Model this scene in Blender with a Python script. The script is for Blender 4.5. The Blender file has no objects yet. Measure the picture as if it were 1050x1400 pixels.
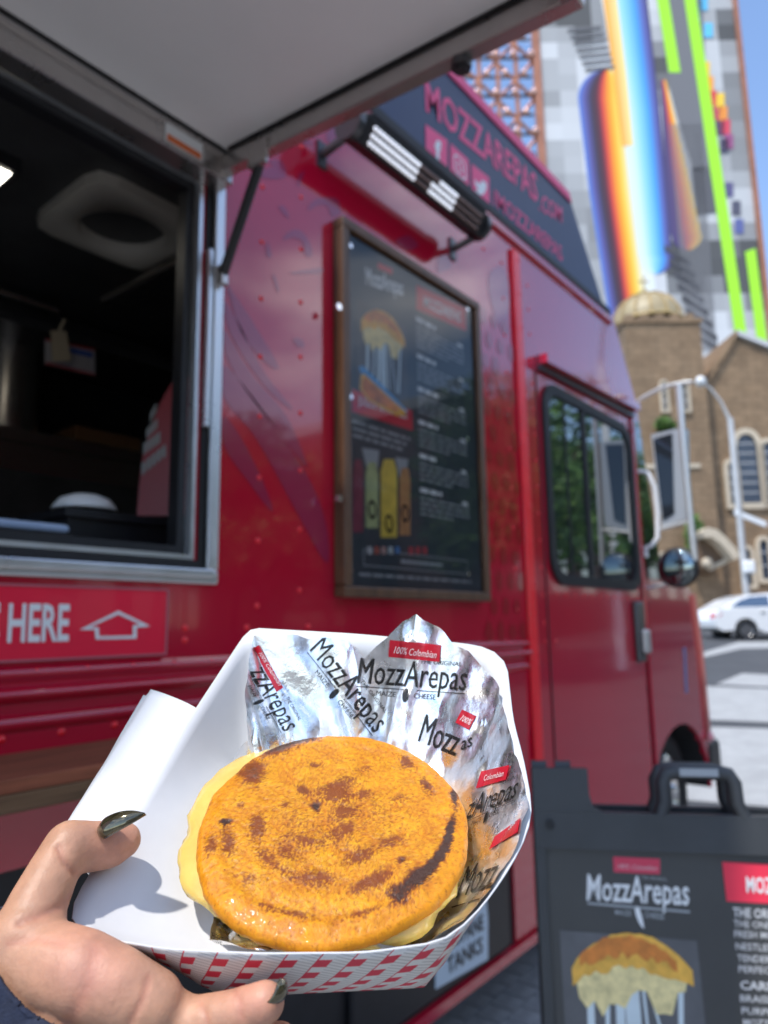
import bpy, bmesh, math, random
from mathutils import Vector, Matrix, noise
from mathutils.bvhtree import BVHTree
random.seed(7)
scene = bpy.context.scene
COL = scene.collection

# ------------------------------------------------------------------ camera
FPX, CAMH, D = 970.0, 1.4, 1.3          # focal length in photo pixels, camera height, distance to the truck's side
U = Vector((-92, -6080, 970)).normalized()            # world up seen in camera axes (right, down, forward)
T = Vector((793, 145, 970)); T = (T - U * T.dot(U)).normalized()   # truck's long axis
YW = U.cross(T)
RM = Matrix((T, YW, U))                               # camera axes -> world axes
CAM = Vector((0, 0, CAMH))
def ray(px, py): return RM @ Vector((px - 525, py - 700, FPX))
def onY(px, py, y=D): d = ray(px, py); return CAM + d * (y / d.y)
def onX(px, py, x): d = ray(px, py); return CAM + d * (x / d.x)
def onZ(px, py, z=0.0): d = ray(px, py); return CAM + d * ((z - CAMH) / d.z)
def atD(px, py, dep): return CAM + ray(px, py) * (dep / FPX)
RIGHT, UPC, FWD = RM @ Vector((1, 0, 0)), RM @ Vector((0, -1, 0)), RM @ Vector((0, 0, 1))
cd = bpy.data.cameras.new('camera'); cam = bpy.data.objects.new('camera', cd); COL.objects.link(cam)
cd.sensor_fit = 'VERTICAL'; cd.sensor_height = 32.0; cd.lens = 32.0 * FPX / 1400
cd.clip_start = 0.01; cd.clip_end = 3000
mw = Matrix((( RIGHT.x, UPC.x, -FWD.x, CAM.x), (RIGHT.y, UPC.y, -FWD.y, CAM.y), (RIGHT.z, UPC.z, -FWD.z, CAM.z), (0, 0, 0, 1)))
cam.matrix_world = mw
cd.dof.use_dof = True; cd.dof.focus_distance = 0.315; cd.dof.aperture_fstop = 7.8
scene.camera = cam

# ------------------------------------------------------------------ sky, sun, exposure
SUN_AZ, SUN_EL = math.radians(0.8), math.radians(62)
sdir = Vector((-math.cos(SUN_AZ) * math.cos(SUN_EL), math.sin(SUN_AZ) * math.cos(SUN_EL), math.sin(SUN_EL)))
w = bpy.data.worlds.new('World'); scene.world = w; w.use_nodes = True
nt = w.node_tree; nt.nodes.clear()
def N(t, tree=None, **kw):
    n = (tree or nt).nodes.new(t)
    for k, v in kw.items(): setattr(n, k, v)
    return n
out = N('ShaderNodeOutputWorld'); bg = N('ShaderNodeBackground'); bg.inputs['Strength'].default_value = 0.15
sky = N('ShaderNodeTexSky'); sky.sky_type = 'NISHITA'; sky.sun_disc = False
sky.sun_elevation = SUN_EL; sky.sun_rotation = math.atan2(sdir.x, sdir.y); sky.air_density = 1.0; sky.dust_density = 0.1; sky.ozone_density = 4.5
tc = N('ShaderNodeTexCoord'); mp = N('ShaderNodeMapping'); mp.inputs['Scale'].default_value = (1.0, 1.0, 2.6); mp.inputs['Location'].default_value = (9.1, 4.4, 1.75)
nz = N('ShaderNodeTexNoise'); nz.inputs['Scale'].default_value = 1.9; nz.inputs['Detail'].default_value = 8; nz.inputs['Roughness'].default_value = 0.58
rp = N('ShaderNodeValToRGB'); rp.color_ramp.elements[0].position = 0.50; rp.color_ramp.elements[1].position = 0.70
mixc = N('ShaderNodeMix', data_type='RGBA'); mixc.inputs['B'].default_value = (9.0, 9.1, 9.4, 1)
lk = nt.links.new
lk(tc.outputs['Generated'], mp.inputs['Vector']); lk(mp.outputs['Vector'], nz.inputs['Vector']); lk(nz.outputs['Fac'], rp.inputs['Fac'])
lk(rp.outputs['Color'], mixc.inputs['Factor']); hs = N('ShaderNodeHueSaturation'); hs.inputs['Saturation'].default_value = 0.95; lk(sky.outputs['Color'], hs.inputs['Color']); lk(hs.outputs['Color'], mixc.inputs['A']); lk(mixc.outputs['Result'], bg.inputs['Color'])
lk(bg.outputs['Background'], out.inputs['Surface'])
sl = bpy.data.lights.new('sun', 'SUN'); sl.energy = 2.05; sl.angle = math.radians(1.8); sl.color = (1.0, 0.955, 0.89)
so = bpy.data.objects.new('sun', sl); COL.objects.link(so); so.rotation_euler = sdir.to_track_quat('Z', 'Y').to_euler()
scene.view_settings.view_transform = 'Standard'; scene.view_settings.look = 'None'
scene.view_settings.gamma = 1.0; scene.view_settings.exposure = 1.05
scene.render.engine = 'CYCLES'
scene.cycles.max_bounces = 8; scene.cycles.sample_clamp_indirect = 6.0; scene.cycles.use_denoising = True

# ------------------------------------------------------------------ materials
MATS = {}
def mat(name, col, rough=0.5, metal=0.0, var=0.0, vscale=8.0, bump=0.0, bscale=40.0, coat=0.0, sss=0.0, emit=0.0, ior=None, stretch=None, spec=None, attr=None, rvar=0.0, bdist=None):
    if name in MATS: return MATS[name]
    m = bpy.data.materials.new(name); m.use_nodes = True; t = m.node_tree; b = t.nodes['Principled BSDF']
    c = (*col, 1)
    b.inputs['Base Color'].default_value = c; b.inputs['Roughness'].default_value = rough; b.inputs['Metallic'].default_value = metal
    b.inputs['Coat Weight'].default_value = coat; b.inputs['Coat Roughness'].default_value = 0.04
    if ior: b.inputs['IOR'].default_value = ior
    if spec is not None: b.inputs['Specular IOR Level'].default_value = spec
    if sss: b.inputs['Subsurface Weight'].default_value = sss; b.inputs['Subsurface Radius'].default_value = (0.006, 0.0025, 0.0012); b.inputs['Subsurface Scale'].default_value = 1.0
    if emit: b.inputs['Emission Color'].default_value = c; b.inputs['Emission Strength'].default_value = emit
    L = t.links.new
    vec = None
    if var or bump or rvar:
        g = N('ShaderNodeTexCoord', t); vec = g.outputs['Object']
        if stretch:
            mm = N('ShaderNodeMapping', t); mm.inputs['Scale'].default_value = stretch; L(vec, mm.inputs['Vector']); vec = mm.outputs['Vector']
    colsock = None
    if attr:
        a = N('ShaderNodeAttribute', t, attribute_name=attr); colsock = a.outputs['Color']; L(colsock, b.inputs['Base Color'])
    if var or rvar:
        n = N('ShaderNodeTexNoise', t); n.inputs['Scale'].default_value = vscale; n.inputs['Detail'].default_value = 6; n.inputs['Roughness'].default_value = 0.65; L(vec, n.inputs['Vector'])
        if var:
            mr = N('ShaderNodeMapRange', t); mr.inputs['From Min'].default_value = 0.25; mr.inputs['From Max'].default_value = 0.75
            mr.inputs['To Min'].default_value = 1 - var; mr.inputs['To Max'].default_value = 1 + var; L(n.outputs['Fac'], mr.inputs['Value'])
            mx = N('ShaderNodeMix', t, data_type='RGBA', blend_type='MULTIPLY'); mx.inputs['Factor'].default_value = 1
            mx.inputs['A'].default_value = c
            if colsock: L(colsock, mx.inputs['A'])
            L(mr.outputs['Result'], mx.inputs['B']); L(mx.outputs['Result'], b.inputs['Base Color'])
        if rvar:
            m2 = N('ShaderNodeMapRange', t); m2.inputs['From Min'].default_value = 0.3; m2.inputs['From Max'].default_value = 0.7
            m2.inputs['To Min'].default_value = max(0.02, rough - rvar); m2.inputs['To Max'].default_value = rough + rvar
            L(n.outputs['Fac'], m2.inputs['Value']); L(m2.outputs['Result'], b.inputs['Roughness'])
    if bump:
        n2 = N('ShaderNodeTexNoise', t); n2.inputs['Scale'].default_value = bscale; n2.inputs['Detail'].default_value = 5; L(vec, n2.inputs['Vector'])
        bp = N('ShaderNodeBump', t); bp.inputs['Strength'].default_value = bump; bp.inputs['Distance'].default_value = bdist or (0.5 / bscale)
        L(n2.outputs['Fac'], bp.inputs['Height']); L(bp.outputs['Normal'], b.inputs['Normal'])
    MATS[name] = m
    return m
def flat(col, rough=0.5, name=None): return mat(name or 'print_%d_%d_%d' % tuple(int(c * 255) for c in col), col, rough)

M_RED = mat('truck_red', (0.47, 0.003, 0.026), 0.12, coat=1.0, var=0.06, vscale=3, bump=0.02, bscale=5, bdist=0.004)
M_RED2 = mat('truck_red_trim', (0.88, 0.010, 0.022), 0.35, coat=0.25, var=0.1, vscale=12)
M_MARK = mat('wrap_dark_print', (0.30, 0.012, 0.055), 0.16, coat=0.9)
M_MARK2 = mat('wrap_deep_print', (0.33, 0.006, 0.016), 0.16, coat=0.9)
M_SIGNRED = mat('sign_red', (0.80, 0.010, 0.045), 0.35, coat=0.3, var=0.05)
M_PINK = mat('fascia_pink', (0.85, 0.07, 0.21), 0.5, var=0.05)
M_NAVY = mat('fascia_navy', (0.014, 0.030, 0.085), 0.5, coat=0.05, var=0.1)
M_BLACK = mat('black_plastic', (0.012, 0.012, 0.014), 0.45, var=0.3, vscale=20, bump=0.1, bscale=300)
M_RUBBER = mat('black_rubber', (0.010, 0.010, 0.011), 0.6, var=0.2, bump=0.2, bscale=80)
M_DARKMET = mat('dark_metal', (0.10, 0.10, 0.105), 0.35, 0.8, var=0.15, stretch=(1, 30, 30), vscale=6)
M_ALU = mat('aluminium', (0.66, 0.68, 0.70), 0.32, 0.85, var=0.08, vscale=9, rvar=0.08)
M_ALUDARK = mat('aluminium_dull', (0.52, 0.49, 0.47), 0.30, 0.9, var=0.12, vscale=6, rvar=0.08)
M_WHITEP = mat('white_panel', (0.88, 0.87, 0.85), 0.4, var=0.04, vscale=3)
M_WHITE = mat('white_paint', (0.80, 0.80, 0.79), 0.4)
M_WOOD = mat('frame_wood', (0.10, 0.046, 0.020), 0.45, var=0.55, vscale=5, stretch=(6, 6, 1.2), bump=0.5, bscale=30, bdist=0.002)
M_SHELFWOOD = mat('shelf_wood', (0.22, 0.070, 0.036), 0.75, spec=.2, var=0.5, vscale=5, stretch=(0.8, 14, 14), bump=0.4, bscale=30, bdist=0.001)
M_PLY = mat('shelf_ply', (0.15, 0.085, 0.045), 0.8, spec=.2, var=0.6, vscale=4, stretch=(1, 10, 60), bump=0.5, bscale=60, bdist=0.001)
M_GLASS = mat('dark_glass', (0.012, 0.016, 0.018), 0.02, ior=2.6, spec=0.75)
M_MIRROR = mat('mirror_glass', (0.55, 0.6, 0.65), 0.03, 1.0)
M_CHROME = mat('chrome', (0.75, 0.76, 0.78), 0.15, 1.0)
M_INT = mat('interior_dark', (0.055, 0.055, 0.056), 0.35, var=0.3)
M_STEEL = mat('stainless', (0.55, 0.51, 0.45), 0.25, 0.9, var=0.1, stretch=(1, 1, 14), vscale=7)
M_LEDGLINT = mat('led_glint', (0.85, 0.88, 0.95), 0.2, emit=0.35)  # sun glint on the lenses, painted as white with a slight glow
M_LEDDULL = mat('led_dull', (0.30, 0.20, 0.17), 0.15, 0.7)  # the same lenses in brown, without the painted glint
M_POSTER = mat('poster_slate', (0.062, 0.078, 0.090), 0.30, coat=0.25, var=0.15, vscale=5)
M_PRINTW = mat('print_white', (0.78, 0.79, 0.78), 0.5)
M_PRINTG = mat('print_grey', (0.36, 0.38, 0.39), 0.5)
M_PRINTR = mat('print_red', (0.62, 0.035, 0.06), 0.45)
M_PRINTK = mat('print_black', (0.012, 0.012, 0.013), 0.35)

# ------------------------------------------------------------------ mesh helpers
class MB:
    def __init__(s): s.v = []; s.f = []; s.m = []; s.sm = []
    def poly(s, pts, faces, mi=0, smooth=False):
        o = len(s.v); s.v += [Vector(p) for p in pts]
        for f in faces: s.f.append([i + o for i in f]); s.m.append(mi); s.sm.append(smooth)
        return s
    def box(s, c, size, rot=None, mi=0):
        c = Vector(c); hx, hy, hz = (x / 2 for x in size)
        pts = [Vector((x, y, z)) for z in (-hz, hz) for y in (-hy, hy) for x in (-hx, hx)]
        if rot is not None: pts = [rot @ p for p in pts]
        return s.poly([c + p for p in pts], [(0, 2, 3, 1), (4, 5, 7, 6), (0, 1, 5, 4), (2, 6, 7, 3), (0, 4, 6, 2), (1, 3, 7, 5)], mi)
    def bx(s, x0, x1, y0, y1, z0, z1, mi=0): return s.box(((x0 + x1) / 2, (y0 + y1) / 2, (z0 + z1) / 2), (x1 - x0, y1 - y0, z1 - z0), None, mi)
    def tube(s, pts, r, n=10, mi=0, cap=True):
        pts = [Vector(p) for p in pts]; rs = r if isinstance(r, (list, tuple)) else [r] * len(pts)
        rings = []; prev = None
        for i, p in enumerate(pts):
            d = (pts[min(i + 1, len(pts) - 1)] - pts[max(i - 1, 0)]).normalized()
            if prev is None:
                a = d.orthogonal().normalized()
            else:
                a = (prev - d * prev.dot(d)).normalized()
            prev = a; b = d.cross(a)
            rings.append([p + (a * math.cos(2 * math.pi * k / n) + b * math.sin(2 * math.pi * k / n)) * rs[i] for k in range(n)])
        v = [q for rg in rings for q in rg]; fc = []
        for i in range(len(pts) - 1):
            for k in range(n): fc.append((i * n + k, i * n + (k + 1) % n, (i + 1) * n + (k + 1) % n, (i + 1) * n + k))
        s.poly(v, fc, mi, True)
        if cap:
            s.poly(rings[0], [tuple(range(n - 1, -1, -1))], mi); s.poly(rings[-1], [tuple(range(n))], mi)
        return s
    def prism(s, pts, ext, mi=0, mside=None):
        pts = [Vector(p) for p in pts]; ext = Vector(ext); n = len(pts)
        s.poly(pts, [tuple(range(n))], mi); s.poly([p + ext for p in pts], [tuple(range(n - 1, -1, -1))], mi)
        for i in range(n):
            j = (i + 1) % n; s.poly([pts[i], pts[j], pts[j] + ext, pts[i] + ext], [(0, 3, 2, 1)], mi if mside is None else mside)
        return s
    def ball(s, c, r, nu=12, nv=8, mi=0, M=None, v0=0.0, v1=1.0):
        c = Vector(c); v = []; fc = []
        for j in range(nv + 1):
            th = math.pi * (v0 + (v1 - v0) * j / nv)
            for i in range(nu):
                ph = 2 * math.pi * i / nu
                q = Vector((math.sin(th) * math.cos(ph), math.sin(th) * math.sin(ph), math.cos(th))) * r
                v.append(c + (M @ q if M is not None else q))
        for j in range(nv):
            for i in range(nu): fc.append((j * nu + i, (j + 1) * nu + i, (j + 1) * nu + (i + 1) % nu, j * nu + (i + 1) % nu))
        return s.poly(v, fc, mi, True)
    def build(s, name, mats, parent=None, bevel=0.0, kind=None, label=None, weld=False):
        off = Vector(parent_loc(parent)) if parent else Vector((0, 0, 0))
        me = bpy.data.meshes.new(name)
        me.from_pydata([tuple(p - off) for p in s.v], [], s.f)
        for m in (mats if isinstance(mats, (list, tuple)) else [mats]): me.materials.append(m)
        me.polygons.foreach_set('material_index', s.m); me.polygons.foreach_set('use_smooth', s.sm)
        bm = bmesh.new(); bm.from_mesh(me)
        if weld: bmesh.ops.remove_doubles(bm, verts=bm.verts, dist=1e-5)
        bmesh.ops.recalc_face_normals(bm, faces=bm.faces)
        bm.to_mesh(me); bm.free(); me.update()
        o = bpy.data.objects.new(name, me); COL.objects.link(o)
        if parent: o.parent = parent
        if bevel:
            b = o.modifiers.new('bevel', 'BEVEL'); b.width = bevel; b.segments = 2; b.limit_method = 'ANGLE'; b.angle_limit = math.radians(40)
        if kind: o['kind'] = kind
        if label: o['label'] = label
        return o
def parent_loc(o):
    v = Vector(o.location)
    while o.parent: o = o.parent; v += Vector(o.location)
    return v
def thing(name, label, cat, loc=(0, 0, 0), group=None):
    o = bpy.data.objects.new(name, None); COL.objects.link(o); o.location = loc; o.empty_display_size = 0.1
    return tag(o, label, cat, group)
def tag(o, label, cat, group=None):
    o['label'] = label; o['category'] = cat
    if group: o['group'] = group
    return o
def struct(o): o['kind'] = 'structure'; return o

class Plane:
    """a flat surface in the place: origin, two axes; px() finds where a photo pixel's ray meets it"""
    def __init__(s, o, u, v): s.o = Vector(o); s.u = Vector(u).normalized(); s.v = Vector(v); s.v = (s.v - s.u * s.v.dot(s.u)).normalized(); s.n = s.u.cross(s.v); s.flip()
    def flip(s):
        if s.n.dot(CAM - s.o) < 0: s.n = -s.n
    def px(s, px, py):
        d = ray(px, py); t = (s.o - CAM).dot(s.n) / d.dot(s.n); p = CAM + d * t - s.o
        return (p.dot(s.u), p.dot(s.v))
    def pt(s, u, v, off=0.0): return s.o + s.u * u + s.v * v + s.n * off
    def at(s, px, py, off=0.0): return s.pt(*s.px(px, py), off)
    def shift(s, off): return Plane(s.o + s.n * off, s.u, s.v)
SIDE = Plane((0, D, 0), (1, 0, 0), (0, 0, 1))

_TX = {}
def text_mesh(string, bold=0.0, shear=0.0, space=1.0):
    key = (string, bold, shear, space)
    if key in _TX: return _TX[key]
    cu = bpy.data.curves.new('t', 'FONT'); cu.body = string; cu.offset = bold; cu.shear = shear; cu.resolution_u = 2; cu.space_character = space
    ob = bpy.data.objects.new('t', cu); me = bpy.data.meshes.new_from_object(ob)
    v = [(p.co.x, p.co.y) for p in me.vertices]; f = [tuple(p.vertices) for p in me.polygons]
    bpy.data.objects.remove(ob); bpy.data.curves.remove(cu); bpy.data.meshes.remove(me)
    if not v: v = [(0, 0)]
    x0 = min(p[0] for p in v); x1 = max(p[0] for p in v)
    cap = 0.729                                     # capital height of the built-in font
    v = [((p[0] - x0) / max(1e-6, x1 - x0), p[1] / cap) for p in v]
    _TX[key] = (v, f); return v, f
def text_on(mb, plane, s, bl, br, tl, off=0.002, mi=0, bold=0.012, shear=0.0, uv=False, space=1.0):
    """print a word on a plane: baseline start, baseline end, top of the first capital (photo pixels, or plane coordinates)"""
    v, f = text_mesh(s, bold, shear, space)
    a, b, c = [(Vector(p) if uv else Vector(plane.px(*p))) for p in (bl, br, tl)]
    e1, e2 = b - a, c - a
    mb.poly([plane.pt(*(a + e1 * x + e2 * y), off) for x, y in v], f, mi)
def quad_on(mb, plane, pts, off=0.0015, mi=0, uv=False):
    mb.poly([plane.pt(*p, off) if uv else plane.at(*p, off) for p in pts], [tuple(range(len(pts)))], mi)
def bars_on(mb, plane, u0, u1, v, h, off=0.0015, mi=0, wl=(0.02, 0.06), gap=0.008):
    u = u0
    while u < u1 - 0.004:
        L = min(random.uniform(*wl), u1 - u)
        quad_on(mb, plane, [(u, v), (u + L, v), (u + L, v + h), (u, v + h)], off, mi, True); u += L + gap

# ------------------------------------------------------------------ ground
HX, HY = FWD.x / math.hypot(FWD.x, FWD.y), FWD.y / math.hypot(FWD.x, FWD.y)
def gz(x, y):
    s = x * HX + y * HY
    if s < 5: return 0.0
    if s < 32: return 0.045 * (s - 5)
    return 0.045 * 27
def gpx(px, py):
    lo, hi = 0.5, 400.0
    d = ray(px, py); d = d / math.hypot(d.x, d.y)
    for _ in range(60):
        mid = (lo + hi) / 2; p = CAM + d * mid
        if p.z > gz(p.x, p.y): lo = mid
        else: hi = mid
    return CAM + d * lo
M_ASPH = mat('asphalt', (0.060, 0.062, 0.066), 0.9, var=0.25, vscale=1.5, bump=0.5, bscale=60)
M_PAVE = mat('paver_joint', (0.25, 0.245, 0.235), 0.95, var=0.3, vscale=6)
M_PAVER = mat('paver_grey', (0.27, 0.27, 0.275), 0.85, var=0.3, vscale=14, bump=0.3, bscale=120)
M_LINE = mat('road_paint', (0.34, 0.34, 0.33), 0.8, var=0.18, vscale=5, bump=0.3, bscale=60)
M_WALK = mat('sidewalk_concrete', (0.36, 0.34, 0.31), 0.9, var=0.15, vscale=2, bump=0.3, bscale=50)
def strip_mesh(s_list, t0, t1, dz):
    mb = MB()
    for a, b in zip(s_list[:-1], s_list[1:]):
        q = [(a, t0), (b, t0), (b, t1), (a, t1)]
        P = [Vector((s * HX + t * HY, s * HY - t * HX, 0)) for s, t in q]
        for p in P: p.z = gz(p.x, p.y) + dz
        mb.poly(P, [(0, 1, 2, 3)])
    return mb
struct(strip_mesh([-300, -20, 0, 5, 10, 20, 32, 60, 200, 900], -600, 600, 0.0).build('ground', M_ASPH, weld=True))
pv = struct(MB().poly([(-6, -4, .004), (4.6, -4, .004), (4.6, 4.5, .004), (-6, 4.5, .004)], [(0, 1, 2, 3)]).build('pavement', M_PAVE))
pm = None
for i in range(22):
    for j in range(13):
        x, y = 1.9 + 0.103 * i + (0.0 if j % 2 else 0.05), 0.55 + 0.205 * j * 0.5 + (0)
        if pm is None:
            p0 = MB().bx(-0.0485, 0.0485, -0.0485, 0.0485, 0, 0.012).build('paver', M_PAVER, None); pm = p0.data
            o = p0
        else:
            o = bpy.data.objects.new('paver', pm); COL.objects.link(o)
        o.parent = pv; o.scale = (1.0 if (i + j) % 3 else 1.0, 1, 1)
        o.location = (x, y, 0.0045 + random.uniform(0, .003)); o.rotation_euler = (random.uniform(-.01, .01), random.uniform(-.01, .01), random.uniform(-.02, .02))
def stripe(pxs, name='crosswalk_stripe', m=M_LINE, dz=0.006):
    P = [gpx(*p) for p in pxs]
    mb = MB(); mb.poly([(p.x, p.y, gz(p.x, p.y) + dz) for p in P], [tuple(range(len(P)))]); return struct(mb.build(name, m))
stripe([(900, 1092), (1230, 1118), (1230, 1003), (900, 992)])
stripe([(900, 982), (1200, 994), (1200, 948), (900, 936)])
stripe([(979, 936), (1015, 921), (1120, 926), (1120, 943)])
stripe([(962, 899), (1014, 887), (1110, 885), (1110, 877), (1010, 878), (962, 892)], 'lane_line')

# ------------------------------------------------------------------ food truck
TR = thing('food_truck', 'glossy red food truck with raised serving hatch and navy roof sign', 'food truck', (0.0, D + 1.0, 0.0))
YB = D + 2.05                                    # far side of the truck
OX0, OX1, OZ0, OZ1 = -0.75, 0.945, 1.54, 2.47    # serving opening
TOP = 3.04
mb = MB()
mb.bx(-3.2, OX0, D, D + .03, 1.0, TOP); mb.bx(OX1, 2.5, D, D + .03, 1.0, TOP)
mb.bx(OX0, OX1, D, D + .03, 1.0, OZ0); mb.bx(OX0, OX1, D, D + .03, OZ1, TOP)
mb.build('side_panel', M_RED, TR)
mb = MB(); mb.bx(2.30, 2.5, D + .002, D + .03, 0.33, 1.0); mb.build('lower_side_panel', M_RED, TR)
mb = MB(); mb.bx(-3.2, 2.30, D + .012, D + .03, 0.31, 1.0); mb.build('lower_black_panel', M_BLACK, TR)
mb = MB(); mb.bx(-3.2, 2.5, D - .012, D + .012, 0.295, 0.325); mb.build('skirt_edge', M_RED, TR)
# black locker door with the propane sign
mb = MB(); mb.bx(1.45, 2.24, D - .008, D + .010, 0.345, 0.95); mb.build('locker_door', M_BLACK, TR, bevel=.006)
# other walls, roof, floor, bulkhead
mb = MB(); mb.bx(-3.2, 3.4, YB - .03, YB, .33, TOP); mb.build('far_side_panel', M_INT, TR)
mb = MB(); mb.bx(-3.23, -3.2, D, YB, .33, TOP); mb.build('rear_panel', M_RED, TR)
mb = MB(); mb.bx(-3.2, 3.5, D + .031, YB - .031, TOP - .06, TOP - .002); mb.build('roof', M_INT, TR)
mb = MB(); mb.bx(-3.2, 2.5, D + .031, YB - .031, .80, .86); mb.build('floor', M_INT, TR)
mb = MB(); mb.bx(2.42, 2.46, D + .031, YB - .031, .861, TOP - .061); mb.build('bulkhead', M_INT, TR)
# cab side with wheel arch
WX, WZ, WR = 4.22, 0.41, 0.41
prof = [(2.5, .33), (3.66, .33)]
for k in range(15):
    a = math.pi - math.pi * k / 14; prof.append((WX + .53 * math.cos(a), .40 + .43 * math.sin(a)))
prof += [(4.77, .62), (4.80, .9), (4.78, 1.25), (4.73, 1.50), (4.62, 1.60), (4.13, 1.60), (3.885, 2.62), (3.62, 3.03), (3.585, TOP), (2.5, TOP)]
prof = [p for i, p in enumerate(prof) if i == 0 or (Vector(p) - Vector(prof[i - 1])).length > 1e-4]
mb = MB(); mb.prism([(x, D, z) for x, z in prof], (0, .03, 0)); cab = mb.build('cab_side', M_RED, TR)
mb = MB(); mb.prism([(x, YB - .03, z) for x, z in prof], (0, .03, 0)); mb.build('cab_far_side', M_RED, TR)
mb = MB(); mb.prism([(4.14, D + .031, 1.60), (4.62, D + .031, 1.60), (4.73, D + .031, 1.50), (4.78, D + .031, 1.25), (4.80, D + .031, .9), (4.77, D + .031, .62), (4.74, D + .031, .62), (4.74, D + .031, 1.2), (4.66, D + .031, 1.5), (4.14, D + .031, 1.55)], (0, 1.98, 0)); mb.build('hood', M_RED, TR)
mb = MB(); mb.prism([(4.11, D + .031, 1.62), (3.875, D + .031, 2.60), (3.86, D + .031, 2.60), (4.09, D + .031, 1.62)], (0, 1.98, 0)); mb.build('windshield', M_GLASS, TR)
mb = MB(); mb.prism([(3.885, D + .031, 2.62), (3.62, D + .031, 3.03), (3.59, D + .031, 3.03), (3.85, D + .031, 2.61)], (0, 1.98, 0)); mb.build('cab_roof_front', M_RED, TR)
mb = MB(); mb.bx(3.55, 4.75, D + .25, YB - .2, .45, .62); mb.build('chassis', M_RUBBER, TR)
mb = MB(); mb.bx(4.72, 4.98, D - .01, YB + .01, .45, .66); bp = mb.build('bumper', M_BLACK, TR, bevel=.03)
mb = MB()
for k in range(12):
    a0, a1 = math.pi - math.pi * k / 12, math.pi - math.pi * (k + 1) / 12
    for rr in (.535,):
        mb.poly([(WX + .53 * math.cos(a), y, .40 + .43 * math.sin(a)) for a in (a0, a1) for y in (D + .02, D + .5)], [(0, 1, 3, 2)], 0, True)
mb.build('wheel_well', M_RUBBER, TR)
# fender moulding line, marker, hinge details on the nose
mb = MB(); mb.tube([(4.66, D - .008, 1.56), (4.72, D - .010, 1.2), (4.735, D - .010, .72)], .014, 8); mb.build('fender_moulding', mat('moulding', (.45, .16, .14), .3, coat=.5), TR)
mb = MB(); mb.ball((4.73, D - .02, .70), .03, M=Matrix.Diagonal((1, .6, 1))); mb.build('side_marker', mat('marker_pink', (.75, .30, .32), .25), TR)
mb = MB()
for k in range(9): 
    c = onY(935.5 + .35 * k, 888 + 7 * k)
    mb.box((c.x, D - .0015, c.z), (.05, .001, .026))
mb.build('fender_lettering', mat('decal_blue', (.12, .20, .40), .4), TR, kind='stuff')
# wheel
def wheel(parent, c, r, wd, ax=Vector((0, 1, 0)), spokes=0, rimm=M_CHROME):
    root_off = parent
    q = ax.to_track_quat('Z', 'Y').to_matrix()
    prof2 = [(r * .62, -wd / 2), (r * .90, -wd / 2), (r * .985, -wd * .38), (r, -wd * .2), (r, wd * .2), (r * .985, wd * .38), (r * .90, wd / 2), (r * .62, wd / 2)]
    n = 40; v = []; f = []
    for a in range(n):
        ca, sa = math.cos(2 * math.pi * a / n), math.sin(2 * math.pi * a / n)
        for rr, zz in prof2: v.append(Vector(c) + q @ Vector((rr * ca, rr * sa, zz)))
    m = len(prof2)
    for a in range(n):
        for k in range(m): f.append((a * m + k, a * m + (k + 1) % m, ((a + 1) % n) * m + (k + 1) % m, ((a + 1) % n) * m + k))
    ty = MB().poly(v, f, 0, True).build('wheel', M_RUBBER, root_off)
    rb = MB()
    for rr0, z0, rr1, z1 in ((.66, -.50, .60, -.40), (.60, -.40, .50, -.22), (.50, -.22, .22, -.30), (.22, -.30, .20, -.46), (.20, -.46, .001, -.48)):
        pts = []
        for a in range(n):
            ca, sa = math.cos(2 * math.pi * a / n), math.sin(2 * math.pi * a / n)
            pts += [Vector(c) + q @ Vector((r * rr0 * ca, r * rr0 * sa, -z0 * wd)), Vector(c) + q @ Vector((r * rr1 * ca, r * rr1 * sa, -z1 * wd))]
        rb.poly(pts, [(2 * a, 2 * a + 1, (2 * a + 3) % (2 * n), (2 * a + 2) % (2 * n)) for a in range(n)], 0, True)
    for k in range(spokes):
        a = 2 * math.pi * k / spokes
        rb.box(Vector(c) + q @ Vector((r * .38 * math.cos(a), r * .38 * math.sin(a), wd * .42)), (r * .52, r * .12, wd * .1), q @ Matrix.Rotation(a, 3, 'Z'))
    rim = rb.build('rim', rimm, None); rim.parent = ty
    po = parent_loc(root_off)
    for vv in rim.data.vertices: vv.co -= po
    return ty
wheel(TR, (WX, D + .22, WZ), WR, .24, Vector((0, -1, 0)), 6)
wheel(TR, (-2.0, D + .22, WZ), WR, .24, Vector((0, -1, 0)), 6)
wheel(TR, (WX, YB - .22, WZ), WR, .24, Vector((0, 1, 0)), 6)
wheel(TR, (-2.0, YB - .22, WZ), WR, .24, Vector((0, 1, 0)), 6)
# rails across the side
def rail(name, x0, x1, z0, z1, d, m=M_RED):
    n = 6; P = [(D - d * math.sin(math.pi * k / n), z0 + (z1 - z0) * k / n) for k in range(n + 1)]
    m_ = MB(); m_.poly([(x, y, z) for x in (x0, x1) for y, z in P], [(k, k + 1, n + 2 + k, n + 1 + k) for k in range(n)], 0, True)
    m_.poly([(x1, y, z) for y, z in P], [tuple(range(n + 1))]); return m_.build(name, m, TR)
rail('belt_rail', -3.2, 2.47, 1.275, 1.305, .022); rail('belt_rail', -3.2, 2.47, 1.312, 1.338, .012)
rail('belt_rail', -3.2, 2.47, 1.225, 1.255, .010)
rail('drip_rail', -3.2, 3.56, 2.962, 2.99, .018)
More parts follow.
